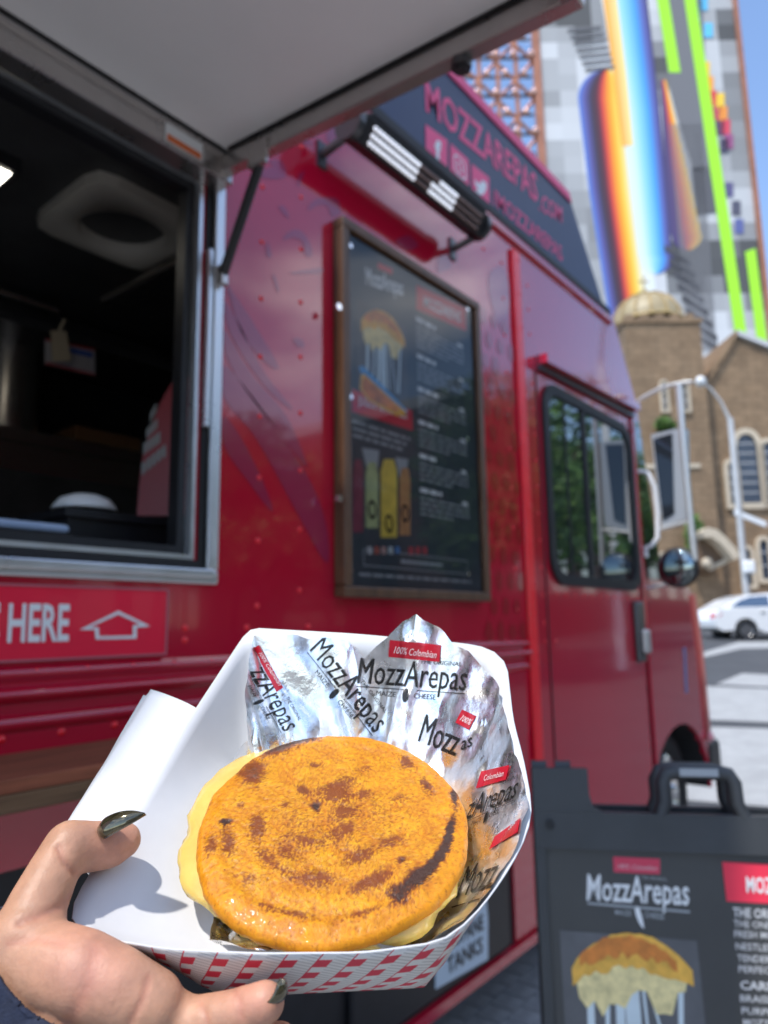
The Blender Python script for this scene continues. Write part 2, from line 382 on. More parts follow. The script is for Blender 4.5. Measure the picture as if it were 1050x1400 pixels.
# corner trim strip and rivets
mb = MB(); mb.bx(2.475, 2.535, D - .016, D - .0005, .34, 2.94); mb.build('corner_trim', M_RED2, TR, bevel=.006)
rv = []
def rivet(x, z, y=D): rv.append((x, z, y))
for k in range(14): rivet(2.518, .95 + k * .15, D - .016)
for k in range(60): rivet(-2.9 + .095 * k, 1.327, D - .006); 
for k in range(50): rivet(-2.9 + .105 * k, 1.217, D)
for x in (1.13, 1.27, 1.36, 2.26, 2.40): 
    for k in range(10):
        if x in (1.36, 2.26) and k < 9: continue
        rivet(x, 1.45 + .155 * k + (.04 if x == 1.27 else 0))
for x in (.93, 1.1, 1.3): rivet(x, 1.40); rivet(x, 1.375)
for k in range(14): rivet(2.62, 1.4 + .11 * k); rivet(2.66 + .09 * k, 1.515)
for k in range(9): rivet(3.70 + .012 * k, 2.35 - .11 * k)
mb = MB()
for x, z, y in rv: mb.ball((x, y, z), .0075, 8, 3, M=Matrix.Rotation(math.pi / 2, 3, 'X') @ Matrix.Diagonal((1, 1, .6)), v1=.5)
mb.build('rivet_row', M_RED2, TR, kind='stuff')
# printed marks of the wrap
def blob(mbx, pts, off=.0012, plane=SIDE, mi=0):
    P = [Vector(plane.px(*p)) for p in pts]; n = len(P); o = []
    for i in range(n):
        a, b, c, d = P[i - 1], P[i], P[(i + 1) % n], P[(i + 2) % n]
        for t in (0, .25, .5, .75):
            o.append(.5 * ((2 * b) + (-a + c) * t + (2 * a - 5 * b + 4 * c - d) * t * t + (-a + 3 * b - 3 * c + d) * t ** 3))
    mbx.poly([plane.pt(*q, off) for q in o], [tuple(range(len(o)))], mi)
mb = MB()
for pts in [[(420, 288), (428, 274), (450, 270), (462, 274), (464, 292), (452, 294), (447, 282), (434, 281)], [(386, 328), (396, 316), (412, 316), (424, 334), (426, 350), (417, 349), (413, 331), (400, 325)],
            [(350, 236), (372, 228), (366, 220), (384, 220), (391, 234), (386, 244), (362, 244)], [(394, 196), (412, 190), (428, 197), (412, 196)], [(406, 255), (408, 240), (416, 234), (411, 250)],
            [(380, 283), (388, 282), (395, 297), (388, 294)], [(363, 346), (366, 331), (371, 350), (366, 352)], [(372, 378), (376, 377), (381, 396), (378, 398)], [(393, 374), (438, 366), (436, 374)], [(400, 463), (412, 464), (416, 474), (406, 474)],
            [(310, 392), (317, 398), (345, 440), (380, 500), (365, 498), (330, 455)], [(306, 412), (325, 440), (345, 480), (365, 515), (400, 560), (372, 540), (340, 500), (312, 450)], [(306, 450), (330, 490), (350, 520), (392, 570), (420, 640), (380, 590), (340, 540), (310, 490)],
            [(600, 352), (612, 348), (616, 365), (598, 372)], [(540, 330), (558, 322), (572, 336), (556, 342)], [(668, 375), (688, 366), (697, 402), (690, 452), (672, 420)],
            [(306, 500), (335, 530), (380, 590), (425, 660), (446, 720), (446, 770), (405, 700), (350, 600), (306, 545)], [(306, 570), (330, 600), (360, 660), (372, 700), (340, 660), (306, 610)],
            [(450, 195), (466, 180), (470, 172), (456, 174), (446, 184)]]:
    blob(mb, pts)
mb.build('wrap_print', M_MARK, TR, kind='stuff')
mb = MB(); rr = random.Random(3)                 # cobble print beside the corner trim
for i in range(4):
    for j in range(14):
        x = 2.19 + i * .085 + (.042 if j % 2 else 0); z = 1.37 + j * .092
        if x > 2.46 or z > 2.62 or (x < 2.18 and 1.46 < z < 2.59): continue
        if rr.random() < .06: continue
        n = 9; ph = rr.random() * 6; a_, b_ = rr.uniform(.026, .038), rr.uniform(.030, .042)
        mb.poly([(x + a_ * math.cos(ph + 2 * math.pi * k / n) * rr.uniform(.8, 1.1), D - .0020, z + b_ * math.sin(ph + 2 * math.pi * k / n) * rr.uniform(.8, 1.1)) for k in range(n)], [tuple(range(n))])
mb.build('cobble_print', M_MARK2, TR, kind='stuff')
# serving window frame: nested rings
def ring(mbx, x0, x1, z0, z1, t, y0, y1, mi=0):
    mbx.bx(x0, x1, y0, y1, z0, z0 + t, mi); mbx.bx(x0, x1, y0, y1, z1 - t, z1, mi)
    mbx.bx(x0, x0 + t, y0, y1, z0 + t, z1 - t, mi); mbx.bx(x1 - t, x1, y0, y1, z0 + t, z1 - t, mi)
mb = MB(); ring(mb, OX0 - .06, OX1 + .06, OZ0 - .045, OZ1 + .045, .030, D - .012, D - .0005); ring(mb, OX0 - .045, OX1 + .045, OZ0 - .032, OZ1 + .032, .020, D - .020, D - .0125); wf = mb.build('window_frame', M_ALU, TR, bevel=.004)
mb = MB(); ring(mb, OX0 - .029, OX1 + .029, OZ0 - .014, OZ1 + .014, .020, D - .006, D + .035); mb.build('window_channel', M_RUBBER, TR)
mb = MB(); ring(mb, OX0 + .0, OX1 - .0, OZ0 + .008, OZ1 - .008, .010, D - .003, D + .02); mb.build('window_bead', M_ALU, TR)
mb = MB(); ring(mb, OX0 + .012, OX1 - .012, OZ0 + .02, OZ1 - .02, .018, D + .02, D + .055); mb.build('window_jamb', M_BLACK, TR)
mb = MB(); mb.bx(.955, .965, D - .020, D - .006, 1.85, 2.28); mb.build('window_latch', M_ALU, TR)
# serving hatch
PHI = math.radians(-6); HD = Vector((0, -math.cos(PHI), math.sin(PHI))); HN = Vector((0, -math.sin(PHI), -math.cos(PHI)))   # HN looks down
HO = Vector((0, D - .022, 2.515)); HL = 0.925; HX0, HX1 = -.86, 0.985
RH = Matrix((Vector((1, 0, 0)), HD, HN)).transposed()
def hbox(mbx, x0, x1, l0, l1, n0, n1, mi=0):
    mbx.box(HO + Vector(((x0 + x1) / 2, 0, 0)) + HD * (l0 + l1) / 2 + HN * (n0 + n1) / 2, (x1 - x0, l1 - l0, n1 - n0), RH, mi)
mb = MB(); hbox(mb, HX0 + .03, HX1 - .03, .03, HL - .03, -.012, .0); mb.build('hatch_panel', M_WHITEP, TR)
mb = MB(); hbox(mb, HX0 - .005, HX1 + .005, -.005, HL + .005, -.02, -.0125); mb.build('hatch_skin', M_RED, TR)
for nm, a in (('hatch_frame', (HX1 - .03, HX1, 0, HL)), ('hatch_frame', (HX0, HX0 + .03, 0, HL)), ('hatch_frame', (HX0 + .0302, HX1 - .0302, HL - .03, HL)), ('hatch_frame', (HX0 + .0302, HX1 - .0302, 0, .045))):
    mb = MB(); hbox(mb, *a, -.012, .048 if a[3] == HL else .012); mb.build(nm, M_ALUDARK, TR, bevel=.003)
mb = MB(); hbox(mb, HX0 + .031, HX1 - .031, .0452, .052, -.001, .006); hbox(mb, HX1 - .037, HX1 - .0302, .063, HL - .031, -.001, .006); hbox(mb, HX0 + .0302, HX0 + .044, .063, HL - .031, -.001, .006); mb.build('hatch_seal', M_RUBBER, TR)
mb = MB(); mb.bx(HX0 - .01, HX1 + .005, D - .055, D - .001, 2.445, 2.512); mb.build('hatch_hinge', M_ALUDARK, TR, bevel=.004)
HB = Plane((0, D - .056, 0), (1, 0, 0), (0, 0, 1))
mb = MB(); quad_on(mb, HB, [(.80, 2.455), (.90, 2.455), (.90, 2.505), (.80, 2.505)], .0008, 0, True); st = mb.build('warning_sticker', M_PRINTW, TR)
mb = MB(); quad_on(mb, HB, [(.805, 2.458), (.895, 2.458), (.895, 2.474), (.805, 2.474)], .0016, 0, True); o = mb.build('sticker_band', flat((.70, .16, .04)), None); o.parent = st
for v in o.data.vertices: v.co -= parent_loc(TR)
b0 = HO + Vector((HX1 - .015, 0, 0)) + HD * .70 + HN * .049
mb = MB(); mb.tube([b0, b0 + HN * .016], .020, 6); mb.tube([b0 + HN * .016, b0 + HN * .022], .012, 10); mb.build('hatch_bolt', M_DARKMET, TR)
# gas strut
s0 = HO + Vector((HX1 - .03, 0, 0)) + HD * .17 + HN * .05; s1 = Vector((.985, D - .03, 2.22))
mb = MB(); mb.box(s0 + HN * .0, (.012, .06, .06), RH); mb.build('strut_bracket', M_ALUDARK, TR, bevel=.003); mb = MB(); mb.box(s1, (.02, .02, .05)); mb.build('strut_bracket', M_ALUDARK, TR, bevel=.003)
mb = MB(); mb.tube([s0 + Vector((.012, 0, 0)), s0.lerp(s1, .98)], .0115, 12); mb.build('gas_strut', M_BLACK, TR)
# ordering sign under the window
mb = MB(); mb.bx(-.55, .881, D - .006, D - .0005, 1.346, 1.482); sg = mb.build('order_sign', M_SIGNRED, TR, bevel=.002)
SG = SIDE.shift(.006); po = parent_loc(TR)
def sub(mbx, name, m, par, kind=None):
    o = mbx.build(name, m, None, kind=kind); po = parent_loc(par)
    for v in o.data.vertices: v.co -= po
    o.parent = par; return o
mb = MB(); text_on(mb, SG, 'ORDERS', (.33, 1.375), (.546, 1.375), (.33, 1.455), uv=True, bold=.02, space=1.0); text_on(mb, SG, 'HERE', (9, 877), (93, 875), (12, 823), bold=.022)
sub(mb, 'sign_lettering', M_PRINTW, sg)
mb = MB()
ar = [Vector(SG.px(*p)) for p in ((108, 861), (161, 835), (205, 856), (186, 858), (186, 873), (130, 874), (129, 861))]
ar2 = [Vector(SG.px(*p)) for p in ((122, 857.5), (161, 840), (191, 853.5), (181, 855), (181, 869), (135, 870), (134, 857.5))]
n = len(ar)
mb.poly([SG.pt(*p, .002) for p in ar + ar2], [(i, (i + 1) % n, n + (i + 1) % n, n + i) for i in range(n)]); sub(mb, 'sign_arrow', M_PRINTW, sg)
mb = MB(); e = .004
for a in ((-.55, .881, 1.346, 1.346 + e), (-.55, .881, 1.482 - e, 1.482), (.881 - e, .881, 1.346 + e, 1.482 - e)): mb.bx(a[0], a[1], D - .0085, D - .0063, a[2], a[3])
sub(mb, 'sign_border', mat('border_pink', (.45, .12, .15), .4), sg)
# propane sign on the locker door
LD = SIDE.shift(.008)
mb = MB(); mb.prism([LD.pt(1.805, .372, .0005), LD.pt(2.092, .352, .0005), LD.pt(2.1, .47, .0005), LD.pt(2.09, .56, .0005), LD.pt(1.81, .56, .0005)], (0, -.003, 0)); ps = mb.build('propane_sign', mat('sign_pale_blue', (.50, .60, .68), .4), TR)
LP = LD.shift(.0036); mb = MB(); text_on(mb, LP, 'PROPANE', (1.84, .455), (2.07, .450), (1.84, .50), uv=True, bold=.02); text_on(mb, LP, 'TANKS', (1.86, .392), (2.06, .388), (1.86, .437), uv=True, bold=.02); sub(mb, 'propane_lettering', M_PRINTK, ps)
# wooden shelf
mb = MB(); mb.bx(-3.0, 1.02, 1.075, D - .001, 1.172, 1.192); mb.build('shelf_board', M_SHELFWOOD, TR, bevel=.002)
mb = MB(); mb.bx(-3.0, 1.02, 1.073, D - .02, 1.145, 1.1715); mb.build('shelf_edge', M_PLY, TR, bevel=.002)
for x in (-.8, .0, .9):
    mb = MB(); mb.prism([(x, D - .001, 1.144), (x, 1.12, 1.144), (x, D - .001, .98)], (.02, 0, 0)); mb.build('shelf_bracket', M_RUBBER, TR)
# light bar
lb0, lb1 = 1.36, 2.02; ly = D - .115; lz = 2.79
lt = Matrix.Rotation(math.radians(32), 3, 'X')
mb = MB(); mb.box(((lb0 + lb1) / 2, ly, lz), (lb1 - lb0, .078, .078), lt)
for k in range(5): mb.box(Vector(((lb0 + lb1) / 2, ly, lz)) + lt @ Vector((0, .03 - .015 * k, .046)), (lb1 - lb0 - .04, .005, .012), lt)
LB = mb.build('light_bar', M_BLACK, TR, bevel=.008)
fc = lt @ Vector((0, -1, 0)); fu = lt @ Vector((0, 0, 1))
mb = MB(); mo = MB(); rr = random.Random(5)
for r_ in range(3):
    for k in range(34):
        x = lb0 + .045 + k * (lb1 - lb0 - .09) / 33
        on = (k < 13) or (17 <= k < 25 and not (k < 19 and r_ == 2))  # picks the lenses that get the painted sun glint
        c = Vector((x, ly, lz)) + fc * .040 + fu * (-.022 + .021 * r_)
        (mb if on else mo).ball(c, .0072, 8, 5)
sub(mb, 'led_array', M_LEDGLINT, LB, 'stuff'); sub(mo, 'led_array', M_LEDDULL, LB, 'stuff')
for x in (lb0 - .012, lb1 + .012):
    mb = MB(); mb.tube([(x - .012, ly, lz), (x + .012, ly, lz)], .05, 16); mb.tube([(x, ly, lz), (x, ly + .03, lz - .035), (x, D - .004, lz - .045)], .013, 8); mb.box((x, D - .004, lz - .045), (.035, .008, .08)); mb.build('light_bracket', M_DARKMET, TR)
# roof sign fascia
FA = Plane((0, D + .02, 0), (1, 0, 0), (0, 0, 1))
f_tr, f_br, f_tl = FA.px(775, 258), FA.px(828, 412), FA.px(620, 98)
mb = MB(); mb.prism([(-3.1, D + .02, 3.045), (3.575, D + .02, 3.045), (f_tr[0] + .01, D + .02, 3.545), (-3.1, D + .02, 3.545)], (0, .05, 0)); fs = mb.build('roof_sign', M_NAVY, TR)
mb = MB(); mb.prism([(-3.1, D + .012, 3.545), (f_tr[0] + .01, D + .012, 3.545), (f_tr[0] + .035, D + .012, 3.50), (-3.1, D + .012, 3.50)], (0, .007, 0)); sub(mb, 'sign_edge', M_PINK, fs)
mb = MB(); mb.bx(-3.2, 3.58, D - .004, D + .06, TOP - .012, TOP + .022); mb.build('roof_gutter', M_RUBBER, TR)
mb = MB(); text_on(mb, FA, 'MOZZAREPAS', (582, 151), (735, 277), (580, 103), bold=.016, mi=0); sub(mb, 'roof_sign_lettering', M_PINK, fs); mb = MB(); text_on(mb, FA, '.COM', (737, 287), (768, 305), (737, 263), bold=.012)
sub(mb, 'roof_sign_lettering', M_PINK, fs); mb = MB(); text_on(mb, FA, '/MOZZAREPAS', (674, 280), (769, 358), (672, 255), bold=.008)
sub(mb, 'roof_sign_lettering', M_PINK, fs)
for q in ([(581, 170), (611, 192), (611, 236), (582, 213)], [(615, 196), (640, 219), (641, 260), (615, 239)], [(644, 224), (668, 243), (669, 282), (645, 263)]):
    mb = MB(); quad_on(mb, FA, q, .002); sub(mb, 'social_tile', M_PINK, fs)
mb = MB(); text_on(mb, FA, 'f', (594, 214), (603, 220), (593, 189), off=.0035, bold=.05)
def ringuv(mbx, plane, cx, cy, rx, ry, t, off, n=20, sq=1.0):
    c = plane.px(cx, cy); o = []
    for k in range(n):
        a = 2 * math.pi * k / n; ca, sa = math.cos(a), math.sin(a)
        g = (abs(ca) ** sq + abs(sa) ** sq) ** (-1 / sq) if sq != 2 else 1
        for f in (1, 1 - t): o.append(plane.pt(c[0] + rx * ca * g * f, c[1] + ry * sa * g * f, off))
    mbx.poly(o, [(2 * k, 2 * k + 1, (2 * k + 3) % (2 * n), (2 * k + 2) % (2 * n)) for k in range(n)])
sub(mb, 'social_icon', M_PRINTW, fs); mb = MB(); ringuv(mb, FA, 628, 229, .042, .042, .17, .0035, 24, 5); ringuv(mb, FA, 628, 229, .020, .020, .32, .0035, 18, 2)
sub(mb, 'social_icon', M_PRINTW, fs); mb = MB(); blob(mb, [(648, 246), (653, 251), (657, 250), (658, 246), (661, 249), (664, 251), (664, 258), (660, 266), (654, 266), (649, 260), (653, 260), (649, 253)], .0035, FA)
sub(mb, 'social_icon', M_PRINTW, fs)
# cab door: drip cap, window, handles
mb = MB(); mb.prism([(2.67, D - .001, 2.49), (3.80, D - .001, 2.535), (3.80, D - .001, 2.575), (2.67, D - .001, 2.53)], (0, -.05, .0)); mb.build('door_drip_cap', M_RED, TR, bevel=.008)
mb = MB(); mb.prism([(2.67, D - .002, 2.465), (3.79, D - .002, 2.50), (3.79, D - .002, 2.53), (2.67, D - .002, 2.487)], (0, -.02, 0)); mb.build('door_track', M_DARKMET, TR)
def rrect(x0, x1, z0, z1, r, n=6, dz=0.0):
    o = []
    for cx, cz, a0 in ((x1 - r, z1 - r, 0), (x0 + r, z1 - r, 90), (x0 + r, z0 + r, 180), (x1 - r, z0 + r, 270)):
        for k in range(n + 1):
            a = math.radians(a0 + 90 * k / n); o.append((cx + r * math.cos(a), cz + r * math.sin(a)))
    return [(x, z + dz * (x - x0) * (1 if z > (z0 + z1) / 2 else 0)) for x, z in o]
def rring(mbx, outer, inner, y0, y1, mi=0):
    n = len(outer); P = [(x, y0, z) for x, z in outer] + [(x, y0, z) for x, z in inner] + [(x, y1, z) for x, z in outer] + [(x, y1, z) for x, z in inner]
    for i in range(n):
        j = (i + 1) % n
        mbx.poly([P[i], P[j], P[n + j], P[n + i], P[2 * n + i], P[2 * n + j], P[3 * n + j], P[3 * n + i]], [(0, 1, 2, 3), (7, 6, 5, 4), (0, 4, 5, 1), (3, 2, 6, 7)], mi)
mb = MB(); rring(mb, rrect(2.69, 3.73, 1.555, 2.43, .12), rrect(2.735, 3.685, 1.60, 2.385, .09), D - .016, D - .0005); dw = mb.build('door_window', M_RUBBER, TR)
mb = MB(); mb.prism([(x, D - .002, z) for x, z in rrect(2.737, 3.683, 1.602, 2.383, .088)], (0, -.003, 0)); sub(mb, 'pane', M_GLASS, dw)
mb = MB(); mb.bx(3.09, 3.125, D - .013, D - .0055, 1.603, 2.382); mb.bx(2.90, 2.91, D - .009, D - .0055, 1.603, 2.382); sub(mb, 'sash', M_RUBBER, dw)
mb = MB(); mb.bx(2.648, 2.656, D - .004, D - .0005, .40, 2.46); mb.build('door_seam', M_RUBBER, TR); mb = MB(); mb.bx(3.748, 3.757, D - .004, D - .0005, .40, 2.46); mb.build('door_seam', M_RUBBER, TR)
mb = MB(); mb.bx(3.765, 3.80, D - .014, D - .0005, .42, 2.53); mb.build('door_pillar', M_RED, TR, bevel=.005)
mb = MB(); mb.bx(3.60, 3.70, D - .03, D - .0005, 1.20, 1.50); mb.build('door_handle', M_DARKMET, TR, bevel=.01)
mb = MB(); mb.bx(3.61, 3.69, D - .06, D - .0305, 1.24, 1.36); mb.build('lock_body', mat('lock_grey', (.45, .44, .42), .4, .5), TR, bevel=.02)
gh = [(3.835, D, 2.21), (3.835, D - .035, 2.205), (3.84, D - .055, 2.19), (3.855, D - .075, 2.12), (3.86, D - .08, 1.98), (3.85, D - .075, 1.84), (3.84, D - .045, 1.80), (3.84, D - .012, 1.79), (3.84, D - .01, 1.74)]
mb = MB(); mb.tube(gh, .012, 8); mb.build('grab_handle', M_WHITE, TR)
q = [(3.825, 1.63), (3.825, 2.50), (3.895, 2.50), (4.10, 1.63)]
mb = MB(); mb.prism([(x, D - .0005, z) for x, z in q], (0, -.006, 0)); mb.build('quarter_glass', M_GLASS, TR)
# mirrors
mx = 3.86
def mpt(px, py, dx=0.0): return onX(px, py, mx + dx)
mr = MB(); mr.tube([mpt(868, 552), mpt(880, 543), mpt(905, 530), mpt(925, 525), mpt(946, 522)], .011, 8); mr.tube([mpt(928, 526), mpt(934, 600), mpt(943, 700), mpt(950, 765), mpt(948, 790)], [.017, .017, .017, .017, .012], 8); mr.tube([mpt(899, 725), mpt(945, 712)], .009, 8); mr.tube([mpt(880, 805), mpt(905, 800), mpt(948, 790)], .011, 8)
mr.build('mirror_arm', mat('mirror_tube', (.62, .62, .60), .35, .6), TR)
def slab(px4, t, m, name, par=None, back=0.0):
    P = [mpt(*p, back) for p in px4]; mbx = MB(); mbx.prism(P, (t, 0, 0)); return mbx.build(name, m, TR, bevel=.006)
mh = slab([(890, 594), (935, 584), (938, 708), (905, 722)], .09, mat('mirror_shell', (.42, .44, .46), .35, .3), 'mirror_head', back=.005)
mb = MB(); mb.prism([mpt(893, 600, -.001), mpt(919, 592, -.001), mpt(922, 702, -.001), mpt(906, 712, -.001)], (.004, 0, 0)); sub(mb, 'mirror_glass', mat('mirror_dark', (.05, .06, .075), .05, .6), mh)
c = mpt(927, 776); mb = MB(); mb.ball(c, .108, 24, 12, M=Matrix.Diagonal((.35, 1, 1))); rm_ = mb.build('round_mirror', M_RUBBER, TR)
mb = MB(); mb.ball(c + Vector((-.026, 0, 0)), .094, 24, 12, M=Matrix.Diagonal((.22, 1, 1))); sub(mb, 'convex_glass', mat('convex_glass', (.22, .26, .27), .04, 1.0), rm_)

# ---- inside the truck
cz = 2.62
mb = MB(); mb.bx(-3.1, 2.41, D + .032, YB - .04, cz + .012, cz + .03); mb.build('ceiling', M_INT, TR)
vc = onZ(168, 308, cz)
mb = MB(); ov = [(vc.x + .21 * a, vc.y + .21 * b) for a, b in ((-1, -1), (1, -1), (1, 1), (-1, 1))]
n = 32; po_ = []
for k in range(n):
    a = 2 * math.pi * k / n; ca, sa = math.cos(a), math.sin(a); g = (abs(ca) ** 8 + abs(sa) ** 8) ** (-1 / 8)
    po_ += [(vc.x + .19 * ca * g, vc.y + .19 * sa * g, cz - .02), (vc.x + .13 * ca, vc.y + .13 * sa, cz - .035), (vc.x + .125 * ca, vc.y + .125 * sa, cz + .011), (vc.x + .195 * ca * g, vc.y + .195 * sa * g, cz + .011)]
mb.poly(po_, [(4 * k + j, 4 * k + j + 1, (4 * k + 5 + j) % (4 * n), (4 * k + 4 + j) % (4 * n)) for k in range(n) for j in (0, 1)], 0, True)
mb.poly(po_, [(4 * k + 3, 4 * k, (4 * k + 4) % (4 * n), (4 * k + 7) % (4 * n)) for k in range(n)])
mb.build('ceiling_vent', mat('vent_cream', (.50, .47, .40), .5, var=.1), TR)
lp = onZ(-8, 222, cz); mb = MB(); mb.bx(lp.x - .16, lp.x + .05, lp.y - .05, lp.y + .05, cz - .03, cz + .01); cl = mb.build('ceiling_lamp', M_BLACK, TR); mb = MB(); mb.bx(lp.x - .15, lp.x + .03, lp.y - .035, lp.y + .035, cz - .034, cz - .031); sub(mb, 'lamp_lens', mat('lamp_lens', (1, .93, .80), .4, emit=4.0), cl)
mb = MB(); mb.tube([onZ(250, 355, cz - .06), onZ(140, 410, cz - .12)], .014, 8); mb.build('ceiling_conduit', M_STEEL, TR); mb = MB(); mb.tube([onY(-10, 395, 2.4), onY(80, 425, 2.4)], .012, 8); mb.build('ceiling_conduit', M_STEEL, TR)
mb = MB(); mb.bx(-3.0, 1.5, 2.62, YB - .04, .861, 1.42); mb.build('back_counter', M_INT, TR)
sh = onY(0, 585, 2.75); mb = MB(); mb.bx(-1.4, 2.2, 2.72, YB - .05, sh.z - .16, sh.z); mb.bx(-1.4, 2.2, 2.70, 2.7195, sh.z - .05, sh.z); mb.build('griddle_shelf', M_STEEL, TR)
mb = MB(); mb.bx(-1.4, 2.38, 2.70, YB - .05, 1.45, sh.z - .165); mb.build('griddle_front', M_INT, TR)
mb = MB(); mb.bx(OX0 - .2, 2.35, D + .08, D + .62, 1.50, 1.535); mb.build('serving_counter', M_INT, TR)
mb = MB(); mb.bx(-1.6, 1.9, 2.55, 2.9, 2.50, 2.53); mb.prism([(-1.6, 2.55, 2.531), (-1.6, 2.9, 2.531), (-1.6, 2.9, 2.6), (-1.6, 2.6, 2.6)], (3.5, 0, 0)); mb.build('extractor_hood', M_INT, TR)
# red bulkhead curtain panel with white lettering
RP = Plane((1.25, 1.75, 0), Vector((.5, -.60, 0)), (0, 0, 1))
pts = [(240, 515), (222, 545), (205, 585), (195, 625), (190, 665), (187, 705), (300, 705), (300, 515)]
mb = MB(); mb.prism([RP.at(*p) for p in pts], RP.n * -.01); bpn = mb.build('red_wall_panel', mat('panel_red', (.33, .004, .02), .4), TR)
mb = MB()
for (a, b, h) in (((205, 578), (214, 562), 12), ((200, 600), (216, 584), 13), ((196, 622), (220, 604), 15), ((194, 650), (228, 622), 16)):
    n = 5
    for k in range(n):
        t0, t1 = k / n, (k + .8) / n
        x0, y0, x1, y1 = a[0] + (b[0] - a[0]) * t0, a[1] + (b[1] - a[1]) * t0, a[0] + (b[0] - a[0]) * t1, a[1] + (b[1] - a[1]) * t1
        quad_on(mb, RP, [(x0, y0), (x1, y1), (x1, y1 - h), (x0, y0 - h)], .001)
sub(mb, 'panel_lettering', M_PRINTG, bpn, 'stuff')
# loose things on the counter and griddle shelf
CZ = 1.535
def bin_box(name, label, x0, x1, y0, y1, z0, z1, m, lid=None, rim=.012):
    t = thing(name, label, 'bin', ((x0 + x1) / 2, (y0 + y1) / 2, z0))
    b = MB(); cx, cy = (x0 + x1) / 2, (y0 + y1) / 2; s = .90
    lo = [(cx + (x - cx) * s, cy + (y - cy) * s, z0 + .0005) for x, y in ((x0, y0), (x1, y0), (x1, y1), (x0, y1))]; hi = [(x, y, z1) for x, y in ((x0, y0), (x1, y0), (x1, y1), (x0, y1))]
    li = [(cx + (x - cx) * .93, cy + (y - cy) * .93, z1) for x, y, z in hi]; bi = [(cx + (x - cx) * .85, cy + (y - cy) * .85, z0 + .02) for x, y, z in hi]
    b.poly(lo + hi + li + bi, [(3, 2, 1, 0)] + [(i, (i + 1) % 4, 4 + (i + 1) % 4, 4 + i) for i in range(4)] + [(4 + i, 4 + (i + 1) % 4, 8 + (i + 1) % 4, 8 + i) for i in range(4)] + [(8 + i, 8 + (i + 1) % 4, 12 + (i + 1) % 4, 12 + i) for i in range(4)] + [(12, 13, 14, 15)])
    b.build('tub', m, t, bevel=.004)
    b = MB(); ring_y = .008
    b.bx(x0 - rim, x1 + rim, y0 - rim, y0, z1 - .015, z1 + .003); b.bx(x0 - rim, x1 + rim, y1, y1 + rim, z1 - .015, z1 + .003); b.bx(x0 - rim, x0, y0, y1, z1 - .015, z1 + .003); b.bx(x1, x1 + rim, y0, y1, z1 - .015, z1 + .003); b.build('rim', m, t)
    if lid: b = MB(); b.bx(x0 - rim * .8, x1 + rim * .8, y0 - rim * .8, y1 + rim * .8, z1 + .0035, z1 + .022); b.build('lid', lid, t, bevel=.008)
    return t
a = onY(-140, 702, 1.45); b_ = onY(82, 702, 1.45)
bin_box('storage_bin', 'low black bin with pale blue lid inside the serving window', a.x, b_.x, 1.43, 1.66, CZ, a.z - .015, M_BLACK, mat('lid_blue', (.42, .52, .68), .3))
a = onY(84, 690, 1.50); b_ = onY(232, 690, 1.50)
bin_box('storage_bin', 'open black plastic bin holding a white bowl in the serving window', a.x + .01, b_.x, 1.49, 1.70, CZ, a.z - .01, M_BLACK)
c = onY(116, 690, 1.56); mb = MB(); nb = 28
pr = [(.001, .034), (.03, .032), (.055, .022), (.068, .006), (.072, -.004), (.069, -.004), (.05, .016), (.001, .028)]
mb.poly([(c.x + r * math.cos(2 * math.pi * k / nb), c.y + r * math.sin(2 * math.pi * k / nb), c.z + z - .01) for k in range(nb) for r, z in pr], [(k * 8 + j, k * 8 + j + 1, ((k + 1) % nb) * 8 + j + 1, ((k + 1) % nb) * 8 + j) for k in range(nb) for j in range(7)], 0, True)
tag(mb.build('bowl', M_WHITE), 'white bowl upside down on the black bin in the serving window', 'bowl')
c = onY(8, 590, 2.82); mb = MB(); mb.tube([(c.x, c.y + .02, sh.z + .001), (c.x, c.y + .02, sh.z + .40)], .12, 28); pt_ = thing('stock_pot', 'tall stainless pot on the griddle shelf inside the truck', 'pot', (c.x, c.y + .02, sh.z)); mb.build('pot_body', M_STEEL, pt_)
mb = MB(); mb.tube([(c.x, c.y + .02, sh.z + .401), (c.x, c.y + .02, sh.z + .415)], .125, 28); mb.tube([(c.x, c.y + .02, sh.z + .416), (c.x, c.y + .02, sh.z + .44)], .02, 12); mb.build('pot_lid', M_STEEL, pt_)
a = onY(100, 582, 2.80); b_ = onY(190, 595, 2.80); mb = MB(); mb.bx(a.x, b_.x, 2.78, 2.98, sh.z + .0008, sh.z + .085); tag(mb.build('cardboard_box', mat('cardboard', (.22, .10, .04), .8, var=.2), bevel=.004), 'low brown cardboard box on the griddle shelf inside the truck', 'box')
NP = Plane((0, 2.36, 0), (1, 0, 0), (0, 0, 1))
mb = MB(); mb.prism([NP.at(*p) for p in ((62, 463), (130, 477), (130, 514), (62, 498))], (0, .006, 0)); nb_ = thing('notice_card', 'small red edged notice card hanging under the extractor hood', 'notice', NP.at(95, 514)); mb.build('card', mat('card_grey', (.35, .33, .34), .6), nb_)
mb = MB(); quad_on(mb, NP, [(90, 474), (126, 482), (126, 490), (90, 481)], .002); mb.build('blue_band', flat((.05, .10, .35)), nb_)
mb = MB(); quad_on(mb, NP, [(62, 463), (130, 477), (130, 480), (62, 466)], .002); quad_on(mb, NP, [(62, 495), (130, 511), (130, 514), (62, 498)], .002); mb.build('red_edge', flat((.35, .02, .03)), nb_)
mb = MB(); mb.prism([NP.at(*p, .03) for p in ((64, 455), (85, 456), (92, 496), (66, 497))], (0, .004, 0)); mb.tube([NP.at(75, 456, .03), NP.at(83, 440, .03)], .006, 6); tag(mb.build('paper_tag', mat('tag_tan', (.45, .38, .26), .8)), 'tan paper tag clipped in front of the notice card', 'tag')

